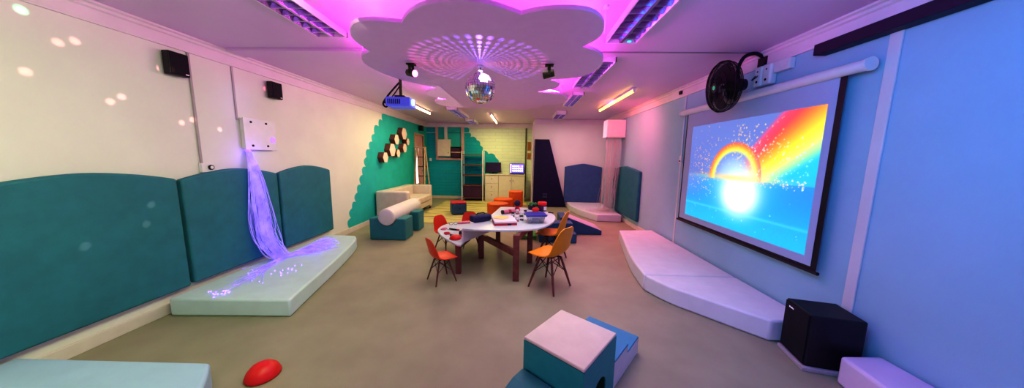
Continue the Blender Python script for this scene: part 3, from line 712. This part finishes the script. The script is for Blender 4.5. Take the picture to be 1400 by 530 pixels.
for x, y, rz_, l in ((.385, 4.28, 20, 'beside the tub'), (.50, 4.50, -30, 'at the far rim of the tabletop')):
    o = MB().cyl((-.045, 0, .008), (.045, 0, .008), .007, n=10).build('crayon', BLACK, loc=(x, y, ZT), rot=(0, 0, rd(rz_))); tag(o, 'short dark crayon lying '+l, 'crayon', 'crayons on the tabletop')
# lower table
o = MB().lathe([(0, 0), (.072, 0), (.078, .006), (.074, .025), (.055, .045), (.02, .055), (0, .056)], 28).build('beanbag_dome', REDP, loc=(-0.844, 3.584, ZL), smooth=60); tag(o, 'bright red dome on the lower table beside the white side panel', 'dome')
def scissors(loc, rz, label, hm):
    t = thing('scissors', label, 'scissors', loc, rd(rz), 'scissors and tools on the lower table')
    for s_ in (-1, 1):
        b = MB().prism([(0, -.005), (.13, s_*.012-.001), (.13, s_*.012+.001), (0, .008)], .004+.003*(s_ > 0), .0065+.003*(s_ > 0)).build('blade', METW, t)
        m = MB(); pts = [(-.045+.035*math.cos(2*PI*k/14), s_*.028+.02*math.sin(2*PI*k/14), .008) for k in range(15)]; m.tube(pts, .0075, 6); m.build('handle', hm, t)
scissors((-0.975, 3.836, ZL), 25, 'scissors with dark red handles behind the red dome', REDV)
scissors((-1.079, 4.045, ZL), -10, 'scissors with pinkish handles near the rounded table end', PINKP)
for x, y, rz_, mtc, l in ((-0.964, 4.014, -22, BLACK, 'black marker lying behind the scissors'), (-0.87, 3.70, -12, PURPD, 'dark marker lying between scissors and white panel')):
    t = thing('marker', l, 'marker', (x, y, ZL), rd(rz_), 'markers on the lower table')
    MB().cyl((-.08, 0, .013), (.05, 0, .013), .012, n=12).build('barrel', mtc, t); MB().cyl((.05, 0, .013), (.09, 0, .013), .0125, n=12).build('cap', REDV, t)
t = thing('glasses', 'wire spectacles lying open at the back of the lower table', 'glasses', (-1.048, 4.328, ZL), rd(20))
for s_ in (-1, 1):
    m = MB(); m.tube([(s_*.035+.028*math.cos(2*PI*k/16), 0, .024+.02*math.sin(2*PI*k/16)) for k in range(17)], .003, 6); m.build('rim', PURPD, t)
    MB().tube([(s_*.065, 0, .03), (s_*.067, .12, .012)], .003, 6).build('temple', PURPD, t)
o = MB().box(-.06, .06, -.03, .03, 0, .05).build('pencil_box', PURPD, loc=(-0.802, 3.836, ZL), rot=(0, 0, rd(75)), bevel=.01); tag(o, 'small dark box standing against the white side panel', 'box')
o = MB().box(-.10, .10, -.03, .03, 0, .035).build('remote_toy', PINKP, loc=(-0.901, 4.444, ZL), rot=(0, 0, rd(25)), bevel=.012); tag(o, 'small pinkish toy at the back of the lower table', 'toy')

# ------------------------------------------------------------------ projection screen
t = thing('projection_screen', 'wall projection screen with black border showing a glowing rainbow', 'screen', (XR, 3.27, 0))
MB().cyl((-.075, -1.13, 2.175), (-.075, 1.13, 2.175), .042, n=20).build('roller_case', PLAST, t, smooth=40)
MB().cyl((-.075, -1.15, 2.175), (-.075, -1.13, 2.175), .048, n=20).build('end_cap', PLAST, t); MB().cyl((-.075, 1.13, 2.175), (-.075, 1.15, 2.175), .048, n=20).build('end_cap', PLAST, t)
for y in (-.9, .9): MB().box(-.05, 0, y-.03, y+.03, 2.16, 2.19).build('bracket', METW, t)
m = MB().box(-.0625, -.0605, -1.0, 1.03, .605, 2.14); m.build('border', BLACK, t)
MB().box(-.0645, -.0626, -.955, 1.0, .635, 2.14).build('fabric', SCRN, t)
MB().cyl((-.062, -1.02, .595), (-.062, 1.05, .595), .014, n=12).build('bottom_bar', BLACK, t)
# the picture thrown on the screen: colours worked out per vertex
NU, NV = 210, 150
y_r, y_l, z_b, z_t = -.895, .86, .71, 1.95
me = bpy.data.meshes.new('projected_picture')
vs = []; cols = []
ar_ = (y_l-y_r)/(z_t-z_b)
def mix(a, b, t): t = max(0, min(1, t)); return tuple(x+(y-x)*t for x, y in zip(a, b))
def sst(a, b, x): t = max(0, min(1, (x-a)/(b-a))); return t*t*(3-2*t)
RB = [(0, (1, .30, .48)), (.22, (1, .28, .30)), (.42, (1, .55, .12)), (.62, (1, .88, .15)), (.78, (.92, .96, .45)), (.9, (.40, .90, .80)), (1, (.10, .75, .92))]
def rb(t):
    for (a, ca), (b, cb) in zip(RB[:-1], RB[1:]):
        if t <= b: return mix(ca, cb, (t-a)/(b-a))
    return RB[-1][1]
rnd = random.Random(21)
def color(u, v):
    # u across from the far edge to the near edge, v up
    x = u*ar_; hz = .485
    if v > hz: c = mix((.36, .44, .74), (.40, .48, .76), v)
    else:
        c = mix((.06, .62, .90), (.03, .52, .86), min(1, (hz-v)*2.2)); c = mix(c, (.04, .76, .94), sst(.36, 0, v)*.7)
        c = mix(c, (.40, .52, .80), sst(.40, .02, u)*sst(.10, .44, v)*.9)
        c = mix(c, (.20, .50, .84), sst(.7, 1, u)*sst(.2, .44, v)*.6)
    tt = (u-.55)/.45
    if tt > -.05 and v > hz-.02:
        inner = .5+1.0*(u-.734); outer = .715+1.50*(u-.593)-.25*(u-.593)**2
        q = (outer-v)/(outer-inner); al = sst(-.12, .10, q)*sst(-.05, .16, tt)
        if 0 <= q <= 1: c = mix(c, rb(q*.82), al)
        elif q > 1: c = mix(rb(.82), mix((.10, .74, .90), (.22, .52, .82), sst(1.3, 2.2, q)), sst(1, 1.25, q))
        elif q > -.12: c = mix(c, rb(0), al)
    cx_, cz_ = .475*ar_, hz-.01; dx, dz = (x-cx_)/.315, (v-cz_)/.318
    r = math.hypot(dx, dz)
    if v > hz-.03 and r < 1.05:
        q = (1-r)/.32
        if q < 1: c = mix(c, rb(max(0, min(1, .24+q*.66))), sst(-.10, .05, q)*sst(1.0, .6, q))
        if r < .8: c = mix(c, (.58, .74, .96), sst(.8, .35, r)*.6)
    b1 = math.exp(-(((x-.545*ar_)/.215)**2+((v-.345)/.20)**2)**1.4); c = mix(c, (1, 1, 1), b1*1.5)
    b2 = math.exp(-(((x-.50*ar_)/.34)**2+((v-.42)/.28)**2)); c = mix(c, (.70, .92, 1), b2*.45)
    b3 = math.exp(-((v-hz+.01)/.03)**2)*math.exp(-((x-.48*ar_)/.42)**2); c = mix(c, (1, .80, .45), b3*.8)
    b4 = math.exp(-((v-.16)/.012)**2); c = mix(c, (.5, .92, 1), b4*.35)
    return c
spark = []
for i in range(230): spark.append((rnd.gauss(.2, .11), rnd.gauss(.60, .15), (1, .75, .45)))
for i in range(110): spark.append((rnd.gauss(.50, .035)+rnd.choice((0, 0, .07)), rnd.uniform(.58, .95), (1, .8, .5)))
for i in range(130): a = rnd.random(); spark.append((.5+.46*a, .50-.04*a+rnd.gauss(0, .022), (1, .85, .7)))
for i in range(90): spark.append((rnd.uniform(.55, .97), rnd.uniform(.52, .80), (.75, .95, 1)))
for i in range(60): a = rnd.random(); spark.append((.5+.3*a, .62+.25*a+rnd.gauss(0, .09), (1, .85, .55)))
for i in range(40): spark.append((rnd.uniform(.03, .97), rnd.uniform(.05, .45), (.7, .95, 1)))
grid = [[color(i/NU, j/NV) for i in range(NU+1)] for j in range(NV+1)]
for su, sv, sc_ in spark:
    i, j = int(su*NU), int(sv*NV)
    if 1 <= i < NU and 1 <= j < NV:
        s_ = rnd.uniform(.5, 1.0); grid[j][i] = mix(grid[j][i], sc_, s_)
        if rnd.random() < .45: grid[j][i+1] = mix(grid[j][i+1], sc_, s_*.8); grid[j+1][i] = mix(grid[j+1][i], sc_, s_*.8)
for j in range(NV+1):
    for i in range(NU+1): vs.append((-.0650, y_l+(y_r-y_l)*i/NU, z_b+(z_t-z_b)*j/NV))
fs = [(j*(NU+1)+i, j*(NU+1)+i+1, (j+1)*(NU+1)+i+1, (j+1)*(NU+1)+i) for j in range(NV) for i in range(NU)]
me.from_pydata(vs, [], fs)
ca = me.color_attributes.new('picture', 'FLOAT_COLOR', 'POINT')
for k in range(len(vs)):
    c = grid[k//(NU+1)][k % (NU+1)]; ca.data[k].color = (c[0]**2.2, c[1]**2.2, c[2]**2.2, 1)
pm = bpy.data.materials.new('projected_rainbow'); pm.use_nodes = True; nt = pm.node_tree; b = nt.nodes['Principled BSDF']
at = nt.nodes.new('ShaderNodeVertexColor'); at.layer_name = 'picture'
b.inputs['Base Color'].default_value = (.08, .08, .08, 1)
nt.links.new(at.outputs['Color'], b.inputs['Emission Color']); b.inputs['Emission Strength'].default_value = .98; b.inputs['Roughness'].default_value = .9
me.materials.append(pm); po = bpy.data.objects.new('projected_picture', me); COL.objects.link(po); po.parent = t
# screen pull cord beside the screen
t = thing('pull_cord_box', 'thin white cord with a small pull box at the far side of the screen', 'cord', (XR, 4.45, 1.49))
MB().box(-.03, 0, -.03, .03, -.05, .06).build('box', PLAST, t, bevel=.005); MB().tube([(-.012, 0, .06), (-.012, .01, .5), (-.012, .02, .95)], .008, 6).build('cord', PLAST, t)
MB().cyl((-.04, .0, -.02), (-.03, 0, -.02), .012, n=10).build('knob', REDV, t)
o = MB().box(-.03, 0, -.03, .03, 0, .05).build('sensor', BLACK, loc=(XR-.017, 4.6, 2.49), bevel=.006); tag(o, 'tiny dark sensor on the cornice above the far end of the screen', 'sensor')

# ------------------------------------------------------------------ wall fan
t = thing('wall_fan', 'black wall fan with round cage mounted above the screen', 'fan', (XR, 3.13, 2.52))
fc = Vector((-.36, .03, -.26)); ang = rd(174); tilt = rd(-6)
Mx = Matrix.Translation(fc) @ Matrix.Rotation(ang, 4, 'Z') @ Matrix.Rotation(-tilt, 4, 'Y')   # local +X = airflow direction
def L(p): return Mx @ Vector(p)
R = .255
def ring(r, x, th, n=36): return [L((x, r*math.cos(2*PI*k/n), r*math.sin(2*PI*k/n))) for k in range(n+1)]
m = MB()
for r, x in ((R, 0), (R, .03), (R*.93, .055), (R*.72, .075), (R*.5, .083), (R*.3, .087), (R*.93, -.045), (R*.72, -.065), (R*.5, -.075)): m.tube(ring(r, x, .004), .005 if r == R else .0032, 5)
for k in range(88):
    a = 2*PI*k/88; c, s_ = math.cos(a), math.sin(a)
    m.tube([L((x, r*c, r*s_)) for r, x in ((.05, .09), (R*.5, .083), (R*.8, .07), (R*.95, .045), (R, .015), (R*.95, -.04), (R*.7, -.066), (.06, -.08))], .0022, 4)
m.build('cage', BLACKM, t)
for k in range(3):
    m = MB(); vs = []
    for j in range(7):
        r = .045+.185*j/6
        for i in range(7):
            a = 2*PI*k/3+(-.85+1.7*i/6)*(.75+.4*j/6); vs.append(L((-.025+.05*i/6, r*math.cos(a), r*math.sin(a))))
    m.add(vs, [(j*7+i, j*7+i+1, (j+1)*7+i+1, (j+1)*7+i) for j in range(6) for i in range(6)])
    b_ = m.build('blade', BLACK, t, smooth=80); so = b_.modifiers.new('t', 'SOLIDIFY'); so.thickness = .004
m = MB().cyl(L((-.20, 0, 0)), L((-.06, 0, 0)), .055, .075, 24); m.cyl(L((-.06, 0, 0)), L((.02, 0, 0)), .02); m.build('motor', BLACK, t, smooth=40)
MB().cyl(L((.086, 0, 0)), L((.094, 0, 0)), .05, n=28).build('hub_cover', BLACK, t)
MB().cyl(L((.094, 0, 0)), L((.097, 0, 0)), .022, n=24).build('badge', GREENL, t)
MB().box(-.02, 0, -.06, .06, -.08, .07).build('wall_plate', BLACK, t, bevel=.006)
MB().tube(catmull([(-.02, 0, .03), (-.10, 0, .065), (-.20, .01, .03), (-.24, .02, -.10), tuple(L((-.16, 0, 0)))], 6), .017, 10).build('arm', BLACK, t, smooth=80)
MB().tube(catmull([(-.01, -.04, .02), (-.05, -.02, -.12), (-.1, .0, -.2), (-.02, -.1, -.1), (-.01, -.17, -.11)], 6), .006, 6).build('cable', BLACK, t)
for y, lb in ((3.10, 'farther one of two white control boxes behind the fan'), (2.995, 'nearer one of two white control boxes behind the fan')):
    t = thing('control_box', lb, 'control box', (XR, y, 2.245), 0, 'white control boxes behind the fan')
    MB().box(-.075, 0, -.048, .048, 0, .20).build('housing', PLAST, t, bevel=.02, seg=4)
    MB().cyl((-.077, 0, .05), (-.072, 0, .05), .012, n=12).build('dial', BLACKM, t); MB().cyl((-.077, 0, .15), (-.072, 0, .15), .008, n=12).build('screw', BLACKM, t)
t = thing('wall_socket', 'white socket box above the control boxes, just below the cornice', 'socket', (XR, 2.86, 2.34))
MB().box(-.05, 0, -.085, .085, 0, .098).build('plate', PLAST, t, bevel=.006); MB().box(-.055, -.05, -.06, -.02, .03, .07).build('switch', PLAST, t, bevel=.002)
o = MB().box(-.10, 0, -.75, .75, 0, .085).build('soundbar', mat('soundbar_black', (.012, .008, .03), .55), loc=(XR-.002, 1.77, 2.355), bevel=.006); tag(o, 'long black bar mounted just below the cornice of the blue-lit wall', 'soundbar')

# ------------------------------------------------------------------ cloud ceiling board, mirror ball, pin spots
ZK = 2.38; KS = 1.10
lobes = [[(-1.205, 2.31), (-1.20, 2.08), (-1.127, 1.923), (-1.029, 1.825), (-.909, 1.80), (-.749, 1.829)],
         [(-.749, 1.829), (-.659, 1.714), (-.528, 1.62), (-.356, 1.579), (-.204, 1.607), (-.075, 1.685), (-.017, 1.727)],
         [(-.017, 1.727), (.103, 1.677), (.265, 1.666), (.397, 1.712), (.489, 1.847), (.512, 2.027), (.432, 2.20)],
         [(.432, 2.20), (.567, 2.298), (.662, 2.464), (.682, 2.728), (.576, 2.978), (.289, 3.095)],
         [(.289, 3.095), (.39, 3.20), (.415, 3.33), (.36, 3.50), (.186, 3.65)],
         [(.186, 3.65), (.45, 3.75), (.60, 3.95), (.64, 4.2), (.56, 4.45), (.34, 4.60)],
         [(.34, 4.60), (.25, 4.85), (.0, 5.0), (-.30, 5.03), (-.60, 4.95), (-.78, 4.78)],
         [(-.78, 4.78), (-1.0, 4.85), (-1.22, 4.75), (-1.33, 4.50), (-1.27, 4.28), (-1.08, 4.15)],
         [(-1.08, 4.15), (-1.22, 4.05), (-1.27, 3.87), (-1.2, 3.66), (-1.03, 3.50)],
         [(-1.03, 3.50), (-1.22, 3.27), (-1.36, 3.02), (-1.42, 2.75), (-1.40, 2.56), (-1.32, 2.40), (-1.205, 2.31)]]
out = []
for lb in lobes: out += catmull([(x*KS, y*KS) for x, y in lb], 5)[:-1]
t = thing('cloud_ceiling_panel', 'large white cloud-shaped board hanging under the magenta-lit ceiling', 'ceiling panel', (0, 0, ZK))
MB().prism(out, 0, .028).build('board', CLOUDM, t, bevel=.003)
for x, y in ((.60, 2.24), (-1.42, 2.60), (-.4, 1.85), (.62, 4.55), (-1.35, 4.95)):
    c = MB().cyl((x, y, .028), (x, y, .22), .004, n=6); c.cyl((x, y, .20), (x, y, .22), .02, n=12); c.build('hanging_cable', METW, t)
led = MB()
inn = [(-.42+(x+.42)*.92, 3.6+(y-3.6)*.93) for x, y in out]
led.tube([(x, y, .036) for x, y in inn]+[(inn[0][0], inn[0][1], .036)], .006, 5)
led.build('light_strip', emis('magenta_strip', (1, .08, .80), 62), t)

BX, BY, BZ, BR = -.415, 2.9, 2.165, .148
t = thing('mirror_ball', 'mirrored disco ball hanging under the white cloud board', 'mirror ball', (BX, BY, BZ))
m = MB(); NL, NM = 18, 36; rnd = random.Random(2)
for j in range(NL):
    p0 = -PI/2+PI*j/NL+.004; p1 = -PI/2+PI*(j+1)/NL-.004; n = max(5, int(NM*math.cos((p0+p1)/2)))
    for i in range(n):
        a0 = 2*PI*i/n+.010; a1 = 2*PI*(i+1)/n-.010
        jx, jy = rnd.gauss(0, .0009), rnd.gauss(0, .0009)
        S = lambda a, p, e: (BR*(1+e)*math.cos(p)*math.cos(a), BR*(1+e)*math.cos(p)*math.sin(a), BR*(1+e)*math.sin(p))
        m.add([S(a0, p0, jx/BR), S(a1, p0, jy/BR), S(a1, p1, -jx/BR), S(a0, p1, -jy/BR)], [(0, 1, 2, 3)])
m.build('mirror_tiles', CHROME, t)
MB().sphere((0, 0, 0), BR-.003, 32, 18).build('core', mat('ball_core', (.15, .12, .16), .4), t, smooth=80)
MB().cyl((0, 0, BR-.006), (0, 0, BR+.02), .025, n=16).build('cap', METW, t); MB().cyl((0, 0, BR+.02), (0, 0, ZK-BZ-.02), .006, n=8).build('rod', BLACKM, t); MB().cyl((0, 0, ZK-BZ-.02), (0, 0, ZK-BZ-.001), .03, n=16).build('motor', METW, t)
def pinspot(loc, aim, label, lens=None, lcol=(.05, .07, .02)):
    t = thing('pin_spot', label, 'spotlight', loc, 0, 'pin spots under the cloud board')
    bm_ = mat('pin_spot_housing', (.045, .06, .012), .5, var=.2)
    MB().box(-.04, .04, -.03, .03, -.012, -.001).build('base', bm_, t)
    MB().box(-.012, .012, -.045, -.035, -.10, -.01).box(-.012, .012, .035, .045, -.10, -.01).box(-.012, .012, -.045, .045, -.02, -.01).build('yoke', bm_, t)
    d = Vector(aim).normalized(); c = Vector((0, 0, -.085))
    MB().cyl(c-d*.05, c+d*.055, .032, .038, 18).build('housing', bm_, t, smooth=40)
    MB().cyl(c+d*.0555, c+d*.058, .032, n=18).build('lens', MAGL if lens else BLACK, t)
pinspot((-1.09, 2.86, ZK), (.75, -.45, -.2), 'pin spot with glowing magenta lens, on the side of the projector', True)
pinspot((.255, 2.86, ZK), (-.95, .2, -.15), 'unlit-looking dark pin spot on the side of the wall fan')

# ------------------------------------------------------------------ projector
t = thing('ceiling_projector', 'blue-lit ceiling projector on a pole with black cables', 'projector', (-1.45, 3.45, 2.06), rd(4))
MB().box(-.14, .14, -.12, .12, 0, .105).build('body', PROJB, t, bevel=.012, seg=3)
for k in range(7): pass
m = MB()
for k in range(7): m.box(-.115+k*.022, -.103+k*.022, -.1215, -.119, .025, .08)
m.build('vent', mat('dark_vent', (.01, .01, .06), .6), t)
MB().cyl((.14, -.04, .055), (.165, -.04, .055), .038, n=20).build('lens', mat('projector_lens', (.35, .5, 1), .2, emit=(.4, .55, 1), estr=1.2), t)
MB().box(-.06, .06, -.05, .05, .105, .135).build('bracket', BLACK, t, bevel=.004)
MB().cyl((0, 0, .13), (0, 0, .54), .018, n=14).build('pole', mat('olive_pole', (.10, .12, .03), .5), t)
MB().tube(catmull([(0, .0, .30), (-.05, -.02, .24), (-.15, -.03, .12), (-.20, -.03, .04), (-.17, -.03, .0), (-.135, -.03, .03)], 6), .010, 8).tube(catmull([(0, .0, .27), (-.03, -.03, .20), (-.11, -.03, .10), (-.185, -.03, .05), (-.14, -.02, .05)], 6), .007, 8).build('cable', BLACK, t, smooth=80)

# ------------------------------------------------------------------ louvre luminaires
def luminaire(x, y0, y1, wd, label, drop=.05):
    yc = (y0+y1)/2; L_ = y1-y0
    t = thing('louvre_light', label, 'ceiling light', (x, yc, ZC), 0, 'unlit louvre ceiling lights')
    h = wd/2
    MB().box(-h, -h+.012, -L_/2, L_/2, -drop, 0).box(h-.012, h, -L_/2, L_/2, -drop, 0).box(-h, h, -L_/2, -L_/2+.012, -drop, 0).box(-h, h, L_/2-.012, L_/2, -drop, 0).build('housing', PLAST, t)
    MB().box(-h+.012, h-.012, -L_/2+.012, L_/2-.012, -.012, -.004).build('backing', mat('dusky_reflector', (.30, .20, .48), .35, metal=.4, var=.25, scale=6), t)
    m = MB()
    m.prism([(-.012, -drop), (.012, -drop), (.025, -.012), (-.025, -.012)], -L_/2+.012, L_/2-.012, 'y')
    for sx in (-1, 1):
        m.prism([(sx*(h-.012), -drop), (sx*(h-.012), -.012), (sx*(h-.035), -.012)], -L_/2+.012, L_/2-.012, 'y')
    n = int(L_/.10)
    for k in range(1, n):
        y = -L_/2+L_*k/n
        m.prism([(y-.003, -drop+.002), (y+.003, -drop+.002), (y+.010, -.014), (y-.010, -.014)], -h+.015, h-.015, 'x')
    m.build('louvre', LOUV, t)
    MB().box(h*.35, h*.55, L_/2-.06, L_/2-.035, -drop-.002, -drop+.004).build('painted_reflection', CYANC, t) if 'fan' in label else None  # cyan reflection on the louvre, put in as a small glowing box
    return t
luminaire(-1.74, 1.25, 2.69, .27, 'louvre ceiling light left of the cloud board, cut by the frame top')
luminaire(.90, 1.60, 2.80, .285, 'louvre ceiling light on the fan side of the cloud, cut by the frame top')
luminaire(.90, 3.30, 4.54, .265, 'louvre ceiling light half hidden behind the cloud lobe, first beyond the seam')
luminaire(.955, 5.0, 6.15, .20, 'louvre ceiling light just past the far end of the cloud, before the boxy one')
luminaire(.95, 6.95, 7.84, .25, 'boxy louvre ceiling light before the far wall, with pale front end', .09)
luminaire(-1.60, 6.58, 8.05, .26, 'louvre ceiling light over the sofa area, nearer of two', .06)
luminaire(-1.57, 8.60, 9.60, .27, 'louvre ceiling light at the teal back wall, over the ladder shelf', .06)
def batten(x, y0, y1, tm, label):
    yc = (y0+y1)/2; h = (y1-y0)/2
    t = thing('tube_light', label, 'ceiling light', (x, yc, ZC), 0, 'glowing tube lights on the ceiling')
    MB().box(-.03, .03, -h, h, -.03, 0).build('base', PLAST, t, bevel=.004)
    MB().cyl((0, -h+.02, -.05), (0, h-.02, -.05), .016, n=14).build('tube', tm, t, smooth=60)
    for s_ in (-1, 1): MB().box(-.02, .02, s_*h-.012 if s_ > 0 else -h, h if s_ > 0 else -h+.012, -.068, -.03).build('end_cap', PLAST, t)
batten(1.76, 4.66, 6.62, YTUBE, 'yellow glowing tube light over the pink-lit wall')
batten(-.80, 7.40, 9.25, WTUBE, 'warm glowing tube light above the white brick wall')
batten(-2.355, 5.5, 7.36, WTUBE, 'glowing tube light partly hidden behind the blue-lit projector')

# ------------------------------------------------------------------ light
def area(name, loc, rot, sx, sy, col, pw, spread=None):
    l = bpy.data.lights.new(name, 'AREA'); l.shape = 'RECTANGLE'; l.size = sx; l.size_y = sy; l.color = col; l.energy = pw
    if spread: l.spread = spread
    o = bpy.data.objects.new(name, l); COL.objects.link(o); o.location = loc; o.rotation_euler = rot; return o
def point(name, loc, col, pw, r=.05):
    l = bpy.data.lights.new(name, 'POINT'); l.color = col; l.energy = pw; l.shadow_soft_size = r
    o = bpy.data.objects.new(name, l); COL.objects.link(o); o.location = loc; return o
def spot(name, loc, aim, col, pw, deg, blend=.3, r=.03):
    l = bpy.data.lights.new(name, 'SPOT'); l.color = col; l.energy = pw; l.spot_size = rd(deg); l.spot_blend = blend; l.shadow_soft_size = r
    o = bpy.data.objects.new(name, l); COL.objects.link(o); o.location = loc
    o.rotation_euler = (Vector(aim)-Vector(loc)).to_track_quat('-Z', 'Y').to_euler(); return o
# magenta glow above the cloud board, thrown at the ceiling
area('cloud_glow', (-.40, 2.75, ZK+.05), (PI, 0, 0), 1.8, 2.0, (1, .16, .95), 10)
area('cloud_glow_far', (-.35, 4.7, ZK+.05), (PI, 0, 0), 1.4, 1.2, (1, .16, .95), 4)
# soft pale fills added to brighten the pad wall, the nearer one greenish
area('pale_fill', (-1.2, .9, 2.5), (0, rd(50), 0), 1.2, 2.4, (.92, 1, .57), 39, rd(140))
area('pale_fill_mid', (-1.0, 4.6, 2.30), (0, rd(50), 0), .5, 1.8, (1, .84, .62), 18, rd(140))
# blue wash on the screen wall
area('blue_wash', (.4, .6, 2.2), (0, rd(-78), rd(30)), .8, .8, (.02, .33, 1), 19, rd(130))
# pink wash at the far end of the screen wall, yellow-white light over the back area
spot('pink_wash', (1.55, 5.6, 2.48), (2.48, 6.3, 1.7), (1, .12, .26), 60, 150, .9, .15)
spot('purple_floor', (1.2, 2.6, 2.5), (1.5, 1.8, 0), (.85, .25, 1), 20, 95, .9, .2)
spot('pink_floor', (1.6, 5.9, 2.45), (1.2, 5.2, 0), (1, .2, .36), 125, 95, .9, .15)
area('yellow_back', (-.9, 8.2, 2.48), (0, 0, 0), .3, 1.7, (1, .88, .32), 27)
area('yellow_sofa', (-2.2, 6.5, 2.48), (0, 0, 0), .3, 1.6, (1, .84, .50), 18)
# violet fibre glow
point('fibre_glow', (XL+.22, 3.25, 1.46), (.28, .12, 1), 1.2, .05)
point('fibre_glow_mat', (-2.72, 3.55, .32), (.25, .15, 1), .35, .06)
area('mid_fill', (.25, 3.0, 2.32), (0, 0, 0), 1.3, 3.0, (1, .84, .86), 15, rd(110))  # added fill under the cloud board, no fixture there
area('far_fill', (1.3, 7.3, 2.5), (0, 0, 0), .8, .8, (1, .55, .75), 14)
area('violet_low_fill', (-.3, -1.3, .7), (rd(108), 0, 0), 4.0, .8, (.85, .36, 1), 15)  # added unseen fill behind the camera, brightens the cloud underside
spot('fibre_box_beam', (-2.7, 3.3, 2.1), (XL, 3.22, 2.05), (.35, .25, 1), 1.5, 60, .8, .02)
# pin-spot reflections: dots thrown by the mirror ball
dots = [((62, 16), 1), ((29, 62), 1), ((65, 95), 0), ((99, 48), 0), ((116, 40), 0), ((172, 114), 0), ((154, 124), 0), ((208, 59), 0), ((245, 150), 0), ((260, 141), 0), ((314, 154), 0), ((370, 123), 2), ((152, 340), 0), ((228, 303), 0), ((221, 275), 0)]
targets = [(-3.25, 1.86, 2.39, 1), (-3.25, 1.68, 2.16, 1), (-3.25, 1.83, 2.00, 0), (-3.25, 1.99, 2.24, 0), (-3.25, 2.07, 2.28, 0), (-3.25, 2.27, 1.93, 0), (-3.25, 2.2, 1.88, 0), (-3.25, 2.55, 2.23, 0), (-3.25, 2.66, 1.77, 0), (-3.25, 2.75, 1.81, 0),
           (-3.25, 3.0, 1.74, 0), (-3.25, 3.60, 2.30, 2), (-3.18, 1.9, .80, 0), (-3.18, 2.25, .88, 0), (-3.18, 2.3, 1.04, 0)]
BL = Vector((BX-.2, BY-.02, BZ))
for i, (x, y, z, c) in enumerate(targets):
    col = ((1, .35, .35), (.2, 1, .45), (1, .1, .25))[c]
    spot('mirror_dot', tuple(BL), (x, y, z), col, 260 if c == 0 else 420, 1.35, .8, .004)
# dotted light from the upper half of the mirror ball on to the cloud board
l = bpy.data.lights.new('mirror_dots', 'POINT'); l.energy = 30; l.shadow_soft_size = .0; l.use_nodes = True
nt = l.node_tree; em = nt.nodes['Emission']
tc = nt.nodes.new('ShaderNodeTexCoord'); sx = nt.nodes.new('ShaderNodeSeparateXYZ'); nt.links.new(tc.outputs['Normal'], sx.inputs[0])
def mth(op, a, b=None, c=None):
    n = nt.nodes.new('ShaderNodeMath'); n.operation = op
    for i, v in enumerate((a, b, c)):
        if v is None: continue
        if isinstance(v, (int, float)): n.inputs[i].default_value = v
        else: nt.links.new(v, n.inputs[i])
    return n.outputs[0]
az = mth('ARCTAN2', sx.outputs['Y'], sx.outputs['X']); Zc = mth('MAXIMUM', mth('MINIMUM', sx.outputs['Z'], .9999), .0001)
tn = mth('DIVIDE', Zc, mth('SQRT', mth('SUBTRACT', 1.0, mth('MULTIPLY', Zc, Zc))))
fa = mth('SUBTRACT', mth('FRACT', mth('MULTIPLY', az, 46/(2*PI))), .5); fe = mth('SUBTRACT', mth('FRACT', mth('MULTIPLY', mth('LOGARITHM', tn, math.e), 46/(2*PI)*.8)), .5)
dd = mth('ADD', mth('MULTIPLY', fa, fa), mth('MULTIPLY', mth('MULTIPLY', fe, fe), .6))
dot = mth('SUBTRACT', 1.0, mth('MULTIPLY', dd, 8.0)); dot = mth('MAXIMUM', dot, 0.0)
inv = mth('DIVIDE', .006, mth('POWER', Zc, 2.55))
up = mth('MULTIPLY', mth('MULTIPLY', dot, inv), mth('GREATER_THAN', tn, .092))
# colour by azimuth: blue-violet ahead, pink-red to the sides
cr = nt.nodes.new('ShaderNodeValToRGB'); e = cr.color_ramp.elements
e[0].position = 0; e[0].color = (1, .10, .40, 1); e[1].position = 1; e[1].color = (1, .10, .40, 1)
for p_, c_ in ((.10, (.8, .2, .7, 1)), (.25, (.28, .14, 1, 1)), (.40, (.5, .18, 1, 1)), (.5, (1, .12, .45, 1)), (.62, (.3, .18, 1, 1)), (.78, (.3, .15, 1, 1)), (.9, (.8, .2, .8, 1))):
    q = e.new(p_); q.color = c_
nt.links.new(mth('ADD', mth('DIVIDE', az, 2*PI), .5), cr.inputs['Fac'])
nt.links.new(cr.outputs['Color'], em.inputs['Color']); nt.links.new(up, em.inputs['Strength'])
o = bpy.data.objects.new('mirror_dots', l); COL.objects.link(o); o.location = (BX, BY-.05, BZ+BR+.005)

w = bpy.data.worlds.new('dim_ambient'); scene.world = w; w.use_nodes = True
w.node_tree.nodes['Background'].inputs[0].default_value = (.35, .28, .5, 1); w.node_tree.nodes['Background'].inputs[1].default_value = .05

# ------------------------------------------------------------------ camera
pitch, yaw, roll, F_ = .1324, .0295, .0157, 385.0
fw = Vector((-math.sin(yaw)*math.cos(pitch), math.cos(yaw)*math.cos(pitch), -math.sin(pitch)))
rt = Vector((math.cos(yaw), math.sin(yaw), 0)); upv = rt.cross(fw)
c_, s_ = math.cos(roll), math.sin(roll)
r2 = rt*c_+upv*s_; u2 = upv*c_-rt*s_
cd = bpy.data.cameras.new('camera'); cd.sensor_fit = 'HORIZONTAL'; cd.sensor_width = 36; cd.lens = F_*36/1400; cd.clip_start = .02
cam = bpy.data.objects.new('camera', cd); COL.objects.link(cam)
M = Matrix((r2, u2, -fw)).transposed().to_4x4(); M.translation = Vector((0, 0, 1.5)); cam.matrix_world = M
scene.camera = cam
scene.view_settings.view_transform = 'Standard'; scene.view_settings.look = 'High Contrast'; scene.view_settings.exposure = 0; scene.view_settings.gamma = 1
scene.cycles.use_denoising = True; scene.cycles.max_bounces = 8; scene.cycles.diffuse_bounces = 3; scene.cycles.sample_clamp_indirect = 6
